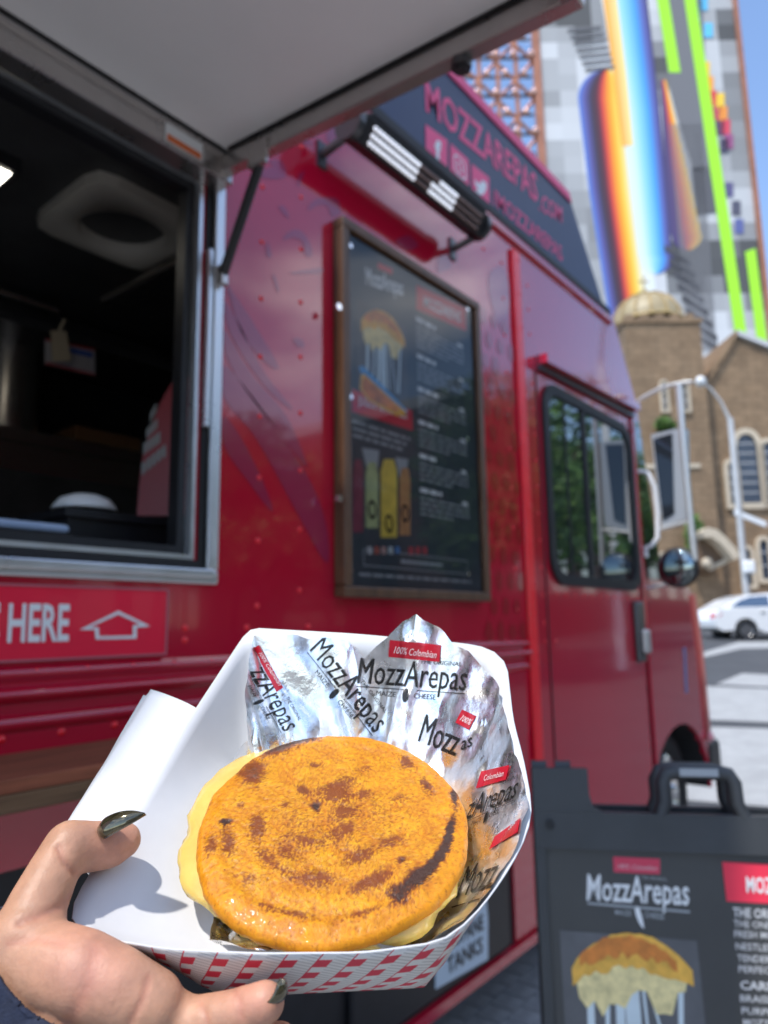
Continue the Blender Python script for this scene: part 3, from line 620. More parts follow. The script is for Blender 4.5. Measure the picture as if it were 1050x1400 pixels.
# ------------------------------------------------------------------ menu board
MX0, MX1, MZ0, MZ1, MY = 1.395, 2.145, 1.475, 2.565, D - .035
ME = thing('menu_board', 'wood framed menu poster hung on the red truck side', 'menu board', ((MX0 + MX1) / 2, D - .02, MZ0))
fw = .030
for a in ((MX0, MX1, MZ0, MZ0 + fw), (MX0, MX1, MZ1 - fw, MZ1), (MX0, MX0 + fw, MZ0 + fw, MZ1 - fw), (MX1 - fw, MX1, MZ0 + fw, MZ1 - fw)):
    mb = MB(); mb.bx(a[0] + .0004, a[1] - .0004, MY - .008, D - .0015, a[2] + .0004, a[3] - .0004); mb.build('frame_bar', M_WOOD, ME, bevel=.004)
mb = MB(); mb.bx(MX0 + fw, MX1 - fw, MY + .012, D - .004, MZ0 + fw, MZ1 - fw); PS = mb.build('poster', M_POSTER, ME)
MP = Plane((0, MY + .012, 0), (1, 0, 0), (0, 0, 1))
PICM = [mat('food_crust', (.62, .20, .03), .5, var=.5, vscale=30), mat('food_gold', (.78, .42, .06), .5, var=.3, vscale=40), mat('food_cheese', (.78, .64, .30), .5, var=.35, vscale=55), mat('food_string', (.60, .68, .70), .4, var=.1), mat('food_back', (.10, .10, .105), .5, var=.4, vscale=6), mat('food_blue', (.10, .34, .62), .4)]
def food(mbx, plane, c0, c1, c2, off=.001, lower=True):
    """the printed picture of a pulled-apart cheese arepa; c0 bottom-left, c1 bottom-right, c2 top-left in plane coordinates"""
    a, b, c = Vector(c0), Vector(c1), Vector(c2); e1, e2 = b - a, c - a
    def P(pts, mi, o): mbx.poly([plane.pt(*(a + e1 * x + e2 * y), off + o) for x, y in pts], [tuple(range(len(pts)))], mi)
    P([(.03, .12), (.97, .1), (.97, .93), (.03, .95)], 4, 0)
    for x0, x1, wd in ((.22, .20, .05), (.34, .30, .03), (.42, .40, .06), (.50, .50, .10), (.58, .60, .02), (.62, .74, .018), (.83, .78, .035)): P([(x1 - wd / 2, .20), (x1 + wd / 2, .20), (x0 + wd / 2, .66), (x0 - wd / 2, .66)], 3, .0004)
    rr = random.Random(11)
    ch = [(.12, .72)] + [(.14 + .72 * k / 14, .60 + rr.uniform(-.06, .05) - (.10 if k in (1, 2, 3) else 0) + .04 * math.sin(k)) for k in range(15)] + [(.88, .72), (.5, .86)]
    P(ch, 2, .0008)
    tp = [(.10 + .82 * k / 20, .66 + .30 * math.sin(math.pi * (.06 + .86 * k / 20)) ** .7 + rr.uniform(-.008, .008)) for k in range(21)]
    lo = [(.92 - .82 * k / 20, .665 + .10 * math.sin(math.pi * k / 20) + rr.uniform(-.02, .02)) for k in range(21)]
    P(tp + lo, 1, .0012)
    tp2 = [(.16 + .66 * k / 20, .74 + .20 * math.sin(math.pi * (.08 + .84 * k / 20)) ** .7 + rr.uniform(-.01, .01)) for k in range(21)]
    lo2 = [(.82 - .66 * k / 20, .77 + .06 * math.sin(math.pi * k / 20) + rr.uniform(-.025, .025)) for k in range(21)]
    P(tp2 + lo2, 0, .0016)
    if lower:
        P([(.05, .30), (.12, .33), (.92, .07), (.95, .02), (.85, .02), (.10, .24)], 5, .0012); P([(.08, .23), (.14, .26), (.90, .045), (.93, .01), (.72, -.03), (.20, .02), (.06, .10)], 1, .0016); P([(.12, .20), (.16, .23), (.80, .05), (.70, .0), (.22, .04), (.10, .11)], 0, .002)
ac = bpy.data.materials.new('acrylic'); ac.use_nodes = True; t_ = ac.node_tree; t_.nodes.clear()
o_ = N('ShaderNodeOutputMaterial', t_); mx_ = N('ShaderNodeMixShader', t_); tr__ = N('ShaderNodeBsdfTransparent', t_); gl_ = N('ShaderNodeBsdfGlossy', t_); fr_ = N('ShaderNodeFresnel', t_)
fr_.inputs['IOR'].default_value = 1.42; gl_.inputs['Roughness'].default_value = .03
t_.links.new(fr_.outputs[0], mx_.inputs[0]); t_.links.new(tr__.outputs[0], mx_.inputs[1]); t_.links.new(gl_.outputs[0], mx_.inputs[2]); t_.links.new(mx_.outputs[0], o_.inputs['Surface'])
mb = MB(); mb.poly([(x, MY + .006, z) for x, z in ((MX0 + fw, MZ0 + fw), (MX1 - fw, MZ0 + fw), (MX1 - fw, MZ1 - fw), (MX0 + fw, MZ1 - fw))], [(0, 1, 2, 3)]); gz_ = mb.build('glazing', ac, ME)
if gz_.data.polygons[0].normal.y > 0: gz_.data.flip_normals()
# left column
mb = MB(); u0, u1 = MX0 + fw, MX1 - fw
def mq(*p): return [MP.px(*q) for q in p]
text_on(mb, MP, 'MozzArepas', (500, 388), (551, 404), (499, 364), .0015, bold=.02); mb.build('title_lettering', M_PRINTW, ME)
mb = MB(); quad_on(mb, MP, [(516, 359), (536, 368), (536, 376), (516, 367)]); mb.build('title_label', M_PRINTR, ME)
mb = MB(); bl, br = Vector(MP.px(486, 545)), Vector(MP.px(560, 555)); tl = Vector(MP.px(487, 400)); food(mb, MP, bl, (br.x, bl.y), (bl.x, tl.y)); mb.build('food_picture', PICM, ME)
mb = MB(); quad_on(mb, MP, [(481, 532), (563, 562), (564, 589), (481, 563)]); mb.build('heading_band', M_PRINTR, ME); mb = MB(); quad_on(mb, MP, [(569, 390), (636, 421), (637, 453), (569, 423)]); mb.build('heading_band', M_PRINTR, ME)
mb = MB(); text_on(mb, MP, 'JUGOS NATURALES', (489, 553), (556, 573), (489, 540), .0025, bold=.015); mb.build('heading_lettering', M_PRINTW, ME); mb = MB(); text_on(mb, MP, 'MOZZAREPAS', (579, 419), (629, 441), (579, 404), .0025, bold=.015); mb.build('heading_lettering', M_PRINTW, ME)
mb = MB(); rr = random.Random(4)
cu0, cu1 = MP.px(570, 500)[0], MP.px(638, 500)[0]
zz = MP.px(600, 455)[1]
for blk, nl in ((0, 5), (1, 4), (2, 4), (3, 4), (4, 4), (5, 4)):
    bars_on(mb, MP, cu0, cu0 + .10 + .05 * rr.random(), zz, .014, mi=0, wl=(.03, .05)); bars_on(mb, MP, cu1 - .06, cu1 - .02, zz - .012, .012, mi=0, wl=(.03, .04)); zz -= .022
    for l in range(nl): bars_on(mb, MP, cu0, cu1 - (.02 if l < nl - 1 else .12), zz, .007, mi=1); zz -= .0165
    zz -= .022
lu0, lu1 = MP.px(482, 600)[0], MP.px(560, 600)[0]; zz = MP.px(482, 578)[1]
for l in range(3): bars_on(mb, MP, lu0, lu1 - .02 * l, zz - .02 * l, .009, mi=1)
bars_on(mb, MP, lu0 + .02, cu1 - .02, MZ0 + fw + .03, .008, mi=1)
bu = [(lu0 + .04, MZ0 + fw + .058), (cu1 - .04, MZ0 + fw + .105)]
for q in (((bu[0][0], bu[0][1]), (bu[1][0], bu[0][1] + .003)), ((bu[0][0], bu[1][1] - .003), (bu[1][0], bu[1][1])), ((bu[0][0], bu[0][1] + .003), (bu[0][0] + .003, bu[1][1] - .003)), ((bu[1][0] - .003, bu[0][1] + .003), (bu[1][0], bu[1][1] - .003))):
    (a, b), (c, d) = q; quad_on(mb, MP, [(a, b), (c, b), (c, d), (a, d)], .0015, 1, True)
bars_on(mb, MP, bu[0][0] + .17, bu[1][0] - .15, bu[0][1] + .017, .012, mi=1, wl=(.02, .03), gap=.003)
mb.build('menu_text', [M_PRINTW, M_PRINTG], ME, kind='stuff')
for (px, wd, top, bot, colr) in ((489, 14, 628, 728, (.25, .05, .08)), (508, 17, 632, 722, (.42, .46, .22)), (531, 22, 628, 735, (.68, .50, .08)), (553, 15, 640, 732, (.50, .25, .10))):
    mb = MB(); q = [(px - wd / 2, bot), (px + wd / 2, bot), (px + wd / 2, top + 16), (px + wd * .3, top), (px - wd * .3, top), (px - wd / 2, top + 16)]
    quad_on(mb, MP, q, .0015 + (.0004 if wd > 20 else 0)); mb.build('bottle_picture', mat('juice_%d' % px, colr, .5, var=.25, vscale=30), ME)
mb = MB(); quad_on(mb, MP, [(494, 612), (518, 616), (516, 640), (505, 645), (500, 636)], .0012); mb.build('cream_swash', M_PRINTG, ME); mb = MB(); quad_on(mb, MP, [(540, 625), (558, 628), (556, 640), (546, 655)], .0012); mb.build('cream_swash', M_PRINTG, ME)
for c_ in ((508, 697), (531, 716), (553, 702)): mb = MB(); ringuv(mb, MP, *c_, .02, .028, .35, .0028, 14, 2); mb.build('bottle_label', M_PRINTK, ME)
for k, colr in enumerate(((.6, .6, .6), (.55, .12, .08), (.6, .35, .3), (.55, .6, .6), (.1, .25, .5), (.5, .06, .08), (.5, .06, .08), (.5, .06, .08))):
    px = 502 + 9.5 * k + (9 if k > 4 else 0); mb = MB(); quad_on(mb, MP, [(px, 757), (px + 6, 758), (px + 6, 748), (px, 747)]); mb.build('payment_badge', flat(colr), ME)
for p in ((477, 337), (477, 543), (637, 423), (637, 600), (477, 780), (638, 785)):
    mb = MB(); c = MP.at(*p, 0); mb.tube([c, c + Vector((0, -.008, 0))], .008, 10); mb.build('screw', M_CHROME, ME)
for p in ((462, 420), (463, 682)):
    c = onY(*p, MY - .008); mb = MB(); mb.tube([c + Vector((0, .002, 0)), c + Vector((0, -.006, 0))], .010, 12); mb.build('screw', M_CHROME, ME)

# ------------------------------------------------------------------ folding sandwich sign
AH = math.atan2(FWD.y, FWD.x); ua = AH - math.radians(99)
SU = Vector((math.cos(ua), math.sin(ua), 0))
SV = Vector((HX * math.sin(math.radians(7)), HY * math.sin(math.radians(7)), math.cos(math.radians(7))))
S0 = atD(727, 1050, 1.30); SPL = Plane(S0, SU, SV)
base = S0 - SV * (S0.z / SV.z)
SW, SH = 0.64, S0.z / SV.z                                   # width, slant height
AF = thing('sandwich_board', 'black plastic folding sidewalk sign showing an arepa photo and menu', 'sandwich board', base + SU * SW / 2)
M_FRAME = mat('sign_frame_grey', (.038, .041, .044), .5, var=.2, vscale=10, bump=.15, bscale=200, bdist=.0006)
M_FACE = mat('sign_face', (.048, .048, .047), .45, var=.12, vscale=6)
def SPT(u, v, o=0.0): return SPL.pt(u, v, o)
uh = SPL.px(745, 1160); ih = uh[1]                           # top of the printed face
ul = uh[0]; hl, hr = SPL.px(897, 1060)[0], SPL.px(1015, 1060)[0]; ht = SPL.px(950, 1046)[1]; hb = SPL.px(950, 1125)[1]
tabr = SPL.px(803, 1050)[0]; nt_ = SPL.px(850, 1112)[1]; tabl2 = SW - tabr
def frame_poly(o, th, name, m):
    outl = [(0, -SH + .02), (0, -.004), (.004, 0), (tabr - .004, 0), (tabr, -.006), (tabr + .004, nt_ + .02), (tabr + .02, nt_), (hl - .012, nt_), (hl + .002, nt_ + .012), (hl + .012, ht - .02), (hl + .03, ht), (hr - .03, ht), (hr - .012, ht - .02), (hr - .002, nt_ + .012), (hr + .012, nt_), (SW - tabr - .02, nt_), (SW - tabr - .004, nt_ + .02), (SW - tabr, -.006), (SW - tabr + .004, 0), (SW - .004, 0), (SW, -.004), (SW, -SH + .02)]
    mbx = MB()
    # upper rail with tabs (three convex pieces), handle, stiles, bottom rail
    def pz(pts, extra=0): mbx.prism([SPT(u, v, o + extra) for u, v in pts], SPL.n * -th)
    pz([(0, ih), (SW, ih), (SW, nt_), (0, nt_)])
    pz([(0, nt_ + .0004), (tabr + .022, nt_ + .0004), (tabr + .006, nt_ + .008), (tabr, nt_ + .03), (tabr, 0), (0, 0)]); pz([(SW, nt_ + .0004), (SW - tabr - .022, nt_ + .0004), (SW - tabr - .006, nt_ + .008), (SW - tabr, nt_ + .03), (SW - tabr, 0), (SW, 0)])
    pz([(0, ih - .0004), (ul, ih - .0004), (ul, -SH + .05), (0, -SH + .0)]); pz([(SW, ih - .0004), (SW - ul, ih - .0004), (SW - ul, -SH + .05), (SW, -SH)])
    pz([(ul + .0004, -SH + .05), (SW - ul - .0004, -SH + .05), (SW - ul - .0004, -SH + .13), (ul + .0004, -SH + .13)])
    return mbx.build(name, m, AF, bevel=.003)
frame_poly(0, .03, 'front_frame', M_FRAME)
def hpath(): 
    t = .0125
    return [(hl + t * .2, nt_ - .004), (hl + t, nt_ + .02), (hl + t, ht - .03), (hl + t * 1.6, ht - .016), (hl + t * 3, ht - .0125), (hr - t * 3, ht - .0125), (hr - t * 1.6, ht - .016), (hr - t, ht - .03), (hr - t, nt_ + .02), (hr - t * .2, nt_ - .004)]
for o_ in (-.012, -.075):
    mb = MB(); mb.tube([SPT(u, v, o_) for u, v in hpath()], .0135, 10); mb.build('carry_handle', M_FRAME, AF)
mb = MB(); mb.prism([SPT(u, v, .0022) for u, v in ((hl + .04, ht - .019), (hr - .04, ht - .019), (hr - .04, ht - .006), (hl + .04, ht - .006))], SPL.n * -.004); mb.build('handle_plate', M_PRINTG, AF)
BK = Plane(S0 - SPL.n * .075, SU, Vector((-SV.x * 1.6, -SV.y * 1.6, SV.z)) * -1)
mb = MB()
def pb(pts): mb.prism([SPT(u, v, -.062 - .22 * max(0, -v)) for u, v in pts], SPL.n * -.025)
pb([(0, ih), (SW, ih), (SW, nt_ + .004), (0, nt_ + .004)]); pb([(0, nt_ + .005), (tabr, nt_ + .005), (tabr, -.006), (0, -.006)]); pb([(SW, nt_ + .005), (SW - tabr, nt_ + .005), (SW - tabr, -.006), (SW, -.006)])
pb([(0, ih - .001), (.03, ih - .001), (.03, -SH + .03), (0, -SH + .03)]); pb([(SW, ih - .001), (SW - .03, ih - .001), (SW - .03, -SH + .03), (SW, -SH + .03)])
mb.build('rear_frame', M_FRAME, AF, bevel=.003)
for u_ in (.012, .055, SW - .06, SW - .015):
    mb = MB(); mb.tube([SPT(u_ - .012, .002, -.03), SPT(u_ + .016, .002, -.03)], .010, 10); mb.build('hinge_lug', M_FRAME, AF)
mb = MB(); c = SPL.px(752, 1127); mb.tube([SPT(*c, 0), SPT(*c, .006)], .008, 12); mb.build('frame_bolt', M_RUBBER, AF)
mb = MB(); mb.prism([SPT(u, v, -.012) for u, v in ((ul, ih), (SW - ul, ih), (SW - ul, -SH + .13), (ul, -SH + .13))], SPL.n * -.004); mb.build('sign_face', M_FACE, AF)
SF = SPL.shift(-.012)
mb = MB(); text_on(mb, SF, 'MozzArepas', (802, 1230), (942, 1237), (803, 1193), .001, bold=.012); mb.build('title_lettering', M_PRINTW, AF)
mb = MB(); quad_on(mb, SF, [(838, 1171), (902, 1174), (902, 1195), (839, 1192)]); lb_ = mb.build('title_label', mat('sign_pinkred', (.62, .04, .09), .5), AF)
mb = MB(); text_on(mb, SF, '100% Colombian', (843, 1187), (898, 1190), (844, 1180), .0028, bold=0, shear=.35); sub(mb, 'label_lettering', flat((.7, .45, .47)), lb_)
for q in ([(803, 1233), (943, 1245), (943, 1248), (803, 1236)],):
    mb = MB(); quad_on(mb, SF, q); mb.build('title_rule', M_PRINTG, AF)
mb = MB(); text_on(mb, SF, 'MAIZE', (841, 1250), (863, 1252), (841, 1243), .001, bold=.01); text_on(mb, SF, 'CHEESE', (881, 1254), (908, 1257), (881, 1246), .001, bold=.01); text_on(mb, SF, 'THE ORIGINAL', (876, 1201), (912, 1204), (876, 1197), .001, bold=0); mb.build('small_lettering', M_PRINTG, AF, kind='stuff')
mb = MB(); blob(mb, [(868, 1242), (873, 1240), (878, 1255), (880, 1269), (874, 1262), (869, 1250)], .0015, SF); mb.build('corn_emblem', M_PRINTW, AF)
a = Vector(SF.px(770, 1470)); b = Vector(SF.px(985, 1470)); c = Vector(SF.px(775, 1263)); mb = MB(); food(mb, SF, (a.x, a.y - .05), (b.x - .008, a.y - .05), (a.x, c.y + .004), .0012, False); mb.build('food_picture', PICM, AF)
mb = MB(); quad_on(mb, SF, [(987, 1178), (1140, 1186), (1140, 1240), (993, 1232)]); hd_ = mb.build('heading_band', mat('heading_red', (.80, .03, .07), .5), AF)
mb = MB(); text_on(mb, SF, 'MOZZAREPAS', (1020, 1219), (1125, 1226), (1019, 1197), .0026, bold=.02); sub(mb, 'heading_lettering', M_PRINTW, hd_)
mb = MB()
for s_, bl_, wd_, hh, bd in (('THE ORIGINAL', (1002, 1253), 92, 13, .02), ('THE ONE THAT', (1003, 1267), 86, 10, .004), ('FRESH MOZZ', (1004, 1281), 70, 10, .004), ('NESTLED IN', (1006, 1298), 70, 10, .004), ('TENDER CORN', (1008, 1314), 84, 10, .004), ('PERFECTION', (1010, 1329), 76, 10, .004), ('CARNE', (1012, 1352), 60, 12, .02), ('BRAISED', (1012, 1369), 56, 10, .004), ('PURPLE', (1014, 1386), 50, 10, .004), ('MOZZARELLA', (1016, 1402), 80, 10, .004)):
    text_on(mb, SF, s_, bl_, (bl_[0] + wd_, bl_[1] + wd_ * .055), (bl_[0] - .5, bl_[1] - hh), .001, bold=bd)
mb.build('menu_lettering', mat('print_pale', (.60, .60, .60), .5), AF, kind='stuff')

# ------------------------------------------------------------------ street beyond: church, mural building, car, lamp
M_STONE = mat('church_stone', (.27, .18, .105), .85, var=.28, vscale=.9, bump=.4, bscale=9, bdist=.05)
M_STONE2 = mat('church_trim', (.55, .46, .34), .8, var=.15, vscale=2)
M_COPING = mat('coping_grey', (.50, .50, .50), .7)
M_LEAD = mat('leaded_glass', (.045, .055, .075), .25, var=.4, vscale=2)
_t = M_STONE.node_tree; _b = _t.nodes['Principled BSDF']; _src = _b.inputs['Base Color'].links[0].from_socket
_g = N('ShaderNodeTexCoord', _t); _r = N('ShaderNodeVectorRotate', _t, rotation_type='Z_AXIS'); _r.inputs['Angle'].default_value = -math.atan2(RIGHT.y, RIGHT.x)
_s = N('ShaderNodeSeparateXYZ', _t); _c = N('ShaderNodeCombineXYZ', _t); _k = N('ShaderNodeTexBrick', _t); _k.inputs['Scale'].default_value = 1.0; _k.inputs['Brick Width'].default_value = .9; _k.inputs['Row Height'].default_value = .38; _k.inputs['Mortar Size'].default_value = .022
_k.inputs['Color1'].default_value = (1, 1, 1, 1); _k.inputs['Color2'].default_value = (.78, .76, .74, 1); _k.inputs['Mortar'].default_value = (.62, .60, .58, 1)
_m = N('ShaderNodeMix', _t, data_type='RGBA', blend_type='MULTIPLY'); _m.inputs['Factor'].default_value = 1.0
for _a, _d in ((_g.outputs['Object'], _r.inputs['Vector']), (_r.outputs['Vector'], _s.inputs[0]), (_s.outputs['X'], _c.inputs['X']), (_s.outputs['Z'], _c.inputs['Y']), (_c.outputs[0], _k.inputs['Vector']), (_k.outputs['Color'], _m.inputs['B']), (_src, _m.inputs['A']), (_m.outputs['Result'], _b.inputs['Base Color'])): _t.links.new(_a, _d)
CD = 40.0; ZG = gz(40, 10)
CH = Plane(atD(900, 700, CD), Vector((RIGHT.x, RIGHT.y, 0)), (0, 0, 1))
INW = -CH.n
def cbase(px): p = CH.at(px, 840); return Vector((p.x, p.y, ZG))
CHURCH = thing('church', 'tan stone church with square tower and lancet windows across the street', 'church', cbase(950))
def down(p): return Vector((p.x, p.y, ZG - .3))
tl_, tr_ = CH.at(853, 437), CH.at(957, 441); tr_.z = tl_.z
mb = MB(); mb.prism([tl_, tr_, down(tr_), down(tl_)], INW * 4.5); mb.build('tower', M_STONE, CHURCH)
w_ = (tr_ - tl_).length
mb = MB()
for k in range(5):
    a = tl_.lerp(tr_, k / 5 + .02) + CH.n * .12; b = tl_.lerp(tr_, k / 5 + .12) + CH.n * .12
    mb.prism([a, b, b + Vector((0, 0, .28)), a + Vector((0, 0, .28))], INW * .5)
mb.prism([tl_ + CH.n * .12 - CH.u * .1, tr_ + CH.n * .12 + CH.u * .1, tr_ + CH.n * .12 + CH.u * .1 - Vector((0, 0, .25)), tl_ + CH.n * .12 - CH.u * .1 - Vector((0, 0, .25))], INW * 4.8)
mb.build('tower_parapet', M_STONE, CHURCH)
for py in (640, 760):
    a, b = CH.at(853, py, .1), CH.at(957, py, .1); a.z = b.z; mb = MB(); mb.prism([a, b, b + Vector((0, 0, .25)), a + Vector((0, 0, .25))], INW * .09); mb.build('string_course', M_STONE2, CHURCH)
def lancet(c, hw, h, n=8):
    """pointed arch outline in plane coordinates: base centre c, half width, total height"""
    u, v = c; sp = h - hw * 1.6; o = [(u - hw, v), (u + hw, v), (u + hw, v + sp)]
    for k in range(1, n): t = k / n; o.append((u + hw * math.cos(t * math.pi / 2) ** .8, v + sp + hw * 1.6 * math.sin(t * math.pi / 2)))
    o.append((u, v + h))
    for k in range(n - 1, 0, -1): t = k / n; o.append((u - hw * math.cos(t * math.pi / 2) ** .8, v + sp + hw * 1.6 * math.sin(t * math.pi / 2)))
    o.append((u - hw, v + sp)); return o
def church_window(plane, px, pyb, hwpx, hpx, trim=.28, off=0.0):
    sc = CD / FPX; c = plane.px(px, pyb)
    o1 = lancet((c[0], c[1] - trim), hwpx * sc + trim, hpx * sc + trim * 2); o2 = lancet(c, hwpx * sc, hpx * sc)
    n = len(o1); m_ = MB(); P = [plane.pt(*q, off + .18) for q in o1] + [plane.pt(*q, off + .18) for q in o2] + [plane.pt(*q, off - .02) for q in o1] + [plane.pt(*q, off + .02) for q in o2]
    m_.poly(P, [f for i in range(n) for j in [(i + 1) % n] for f in ((i, j, n + j, n + i), (n + i, n + j, 3 * n + j, 3 * n + i), (i, 2 * n + i, 2 * n + j, j))]); wn = m_.build('window', M_STONE2, CHURCH)
    m_ = MB(); m_.poly([plane.pt(*q, off + .025) for q in o2], [tuple(range(n))]); sub(m_, 'pane', M_LEAD, wn)
    m_ = MB()
    for k in range(1, max(2, int(hpx / 14))): v = c[1] + hpx * sc * k / max(2, int(hpx / 14)); m_.prism([plane.pt(c[0] - hwpx * sc * .8, v, off + .03), plane.pt(c[0] + hwpx * sc * .8, v, off + .03), plane.pt(c[0] + hwpx * sc * .8, v + .06, off + .03), plane.pt(c[0] - hwpx * sc * .8, v + .06, off + .03)], plane.n * .03)
    sub(m_, 'glazing_bar', M_COPING, wn, 'stuff')
church_window(CH, 909, 562, 3.2, 42, .12); church_window(CH, 938, 562, 3.2, 42, .12)
NV = CH.shift(-1.2)
pz_ = [NV.at(948, 560), NV.at(980, 512), NV.at(1006, 463), NV.at(1250, 560)]
mb = MB(); mb.prism([down(pz_[0]), pz_[0], pz_[2], pz_[3], down(pz_[3])], INW * 12); mb.build('nave', M_STONE, CHURCH)
mb = MB(); a, b = NV.at(1006, 460, .25), NV.at(1250, 556, .25); mb.prism([a, b, b + Vector((0, 0, .35)), a + Vector((0, 0, .35))], INW * 12.5); mb.build('nave_coping', M_COPING, CHURCH)
mb = MB(); a, b = NV.at(944, 562, .25), NV.at(1006, 460, .25); mb.prism([a, b, b + Vector((0, 0, .35)), a + Vector((0, 0, .35))], INW * 12.4); mb.build('nave_coping', M_STONE, CHURCH)
church_window(NV, 1027, 688, 15, 100, .35); church_window(NV, 1003, 690, 5, 60, .25); church_window(NV, 1056, 690, 7, 90, .25); church_window(NV, 1047, 792, 6, 55, .22); church_window(NV, 1024, 800, 5, 50, .22)
mb = MB(); a, b = NV.at(950, 818, .3), NV.at(1250, 830, .3); b.z = a.z; mb.prism([a, b, Vector((b.x, b.y, ZG - .2)), Vector((a.x, a.y, ZG - .2))], INW * .29); mb.build('plinth', M_STONE2, CHURCH)
# doorway hood
HDP = CH.shift(1.4)
mb = MB(); mb.prism([HDP.at(*p) for p in ((949, 730), (958, 724), (970, 727), (984, 739), (995, 752), (1001, 763), (993, 768), (985, 757), (974, 745), (962, 737), (953, 738))], HDP.n * .9); mb.build('door_hood', M_STONE2, CHURCH, bevel=.1)
mb = MB(); mb.prism([HDP.at(*p, -.1) for p in ((952, 738), (962, 737), (974, 745), (985, 757), (992, 768), (975, 784), (958, 776))], INW * 1.3); mb.build('hood_shade', mat('hood_shade_brown', (.16, .10, .06), .8), CHURCH)  # dark brown infill painting the shadow beneath the hood
mb = MB(); mb.ball(HDP.at(966, 770, .1), .30, 14, 10); mb.tube([HDP.at(968, 778, .1), HDP.at(994, 766, .1)], .13, 8); mb.build('hood_boss', M_STONE2, CHURCH)
# gold dome behind the tower
GD = CH.shift(-3.5); gc = GD.at(885, 447); gr = (GD.at(932, 447) - GD.at(838, 447)).length / 2
M_GOLD = mat('gilt', (.40, .28, .11), .55, .3, var=.2, vscale=3)
DOME = thing('gilded_dome', 'openwork gilded dome with cross rising behind the church tower', 'dome', (gc.x, gc.y, ZG))
mb = MB(); mb.ball(gc, gr * .96, 28, 10, v1=.5); mb.build('dome_shell', mat('dome_pale', (.34, .27, .15), .5, var=.25, vscale=1.5), DOME)
for k in range(14):
    a = math.pi * k / 14 * 2; mb = MB(); mb.tube([gc + Vector((gr * math.cos(a) * math.cos(t), gr * math.sin(a) * math.cos(t), gr * math.sin(t))) for t in [math.pi / 2 * j / 8 for j in range(9)]], .05, 5); mb.build('rib', M_GOLD, DOME)
mb = MB(); mb.tube([gc + Vector((gr * 1.0 * math.cos(2 * math.pi * k / 32), gr * 1.0 * math.sin(2 * math.pi * k / 32), 0)) for k in range(33)], .10, 6); mb.build('ring', M_GOLD, DOME)
top = gc + Vector((0, 0, gr)); mb = MB(); mb.tube([top, top + Vector((0, 0, 1.3))], .05, 6); mb.tube([top + Vector((0, 0, .9)) - CH.u * .35, top + Vector((0, 0, .9)) + CH.u * .35], .05, 6); mb.ball(top + Vector((0, 0, .2)), .16, 8, 6); mb.build('cross', M_GOLD, DOME)
mb = MB(); mb.tube([Vector((gc.x, gc.y, ZG)), gc], gr * .93, 28); mb.build('drum', M_STONE, DOME)

# mural building: a generic abstract mural in the same colours
BD = 75.0; BP = Plane(atD(885, 200, BD), Vector((RIGHT.x, RIGHT.y, 0)), (0, 0, 1))
bl_ = BP.px(745, 200)[0]; br_ = BP.px(1022, 200)[0]; vg = ZG - BP.o.z; vt = BP.px(900, -60)[1] + 12
bb = BP.pt((bl_ + br_) / 2, vg)
MU = thing('mural_building', 'tall building with a bright abstract mural of gradients and grey blocks', 'building', bb)
mb = MB(); mb.prism([BP.pt(bl_, vg), BP.pt(br_, vg), BP.pt(br_, vt), BP.pt(bl_, vt)], BP.n * -3.0); mb.prism([BP.pt(bl_ + 8, vg, -3.01), BP.pt(br_, vg, -3.01), BP.pt(br_, vt, -3.01), BP.pt(bl_ + 8, vt, -3.01)], BP.n * -19); mb.build('wall', mat('mural_wall', (.56, .57, .58), .8, var=.05), MU)
M_COPPER = mat('copper_trim', (.40, .17, .10), .45, .5, var=.25, vscale=1)
for x0, x1 in ((br_, br_ + .5), (bl_ - .8, bl_)):
    mb = MB(); mb.prism([BP.pt(x0 + .001, vg, .25), BP.pt(x1, vg, .25), BP.pt(x1, vt, .25), BP.pt(x0 + .001, vt, .25)], BP.n * -.6); mb.build('corner_pier', M_COPPER, MU)
M_PRINTC = mat('mural_paint', (.5, .5, .5), .75, attr='pc')
def color_mesh(name, quads, parent, off):
    """one flat print: list of (polygon in plane coordinates, colour)"""
    me = bpy.data.meshes.new(name); vs, fs, cs = [], [], []; pl = parent_loc(parent)
    for pts, colr in quads:
        o = len(vs); vs += [tuple(BP.pt(*p, off) - pl) for p in pts]; fs.append(tuple(range(o, o + len(pts))))
        cs += (list(colr) if isinstance(colr[0], (tuple, list)) else [colr] * len(pts))
    me.from_pydata(vs, [], fs); ca = me.color_attributes.new('pc', 'FLOAT_COLOR', 'POINT')
    for i, c in enumerate(cs): ca.data[i].color = (*c, 1)
    me.materials.append(M_PRINTC); o = bpy.data.objects.new(name, me); COL.objects.link(o); o.parent = parent; return o
rr = random.Random(21); Q = []
sc_ = BD / FPX
cell = 24 * sc_; W_ = br_ - bl_; nx = int(W_ / cell); cell = W_ / nx
for i in range(nx):
    for j in range(int((vt - vg) / cell)):
        gcol = noise.noise(Vector((i * .33, j * .25, 2.0))) * .9 + .45 + rr.uniform(-.1, .1)
        gcol = max(.08, min(.58, gcol * .8)) if (i < 4 or i > nx - 6) else max(.30, min(.58, gcol * .8 + .2))
        Q.append(([(bl_ + i * cell, vg + j * cell), (bl_ + (i + 1) * cell, vg + j * cell), (bl_ + (i + 1) * cell, vg + (j + 1) * cell), (bl_ + i * cell, vg + (j + 1) * cell)], (gcol, gcol * 1.01, gcol * 1.02)))
color_mesh('grey_block_print', Q, MU, .01)
RAMP = [(0, (.10, .22, .60)), (.10, (.10, .09, .30)), (.22, (.035, .03, .05)), (.34, (.10, .02, .04)), (.42, (.72, .06, .04)), (.55, (.85, .38, .02)), (.66, (.85, .62, .10)), (.80, (.75, .76, .66)), (1, (.70, .75, .78))]
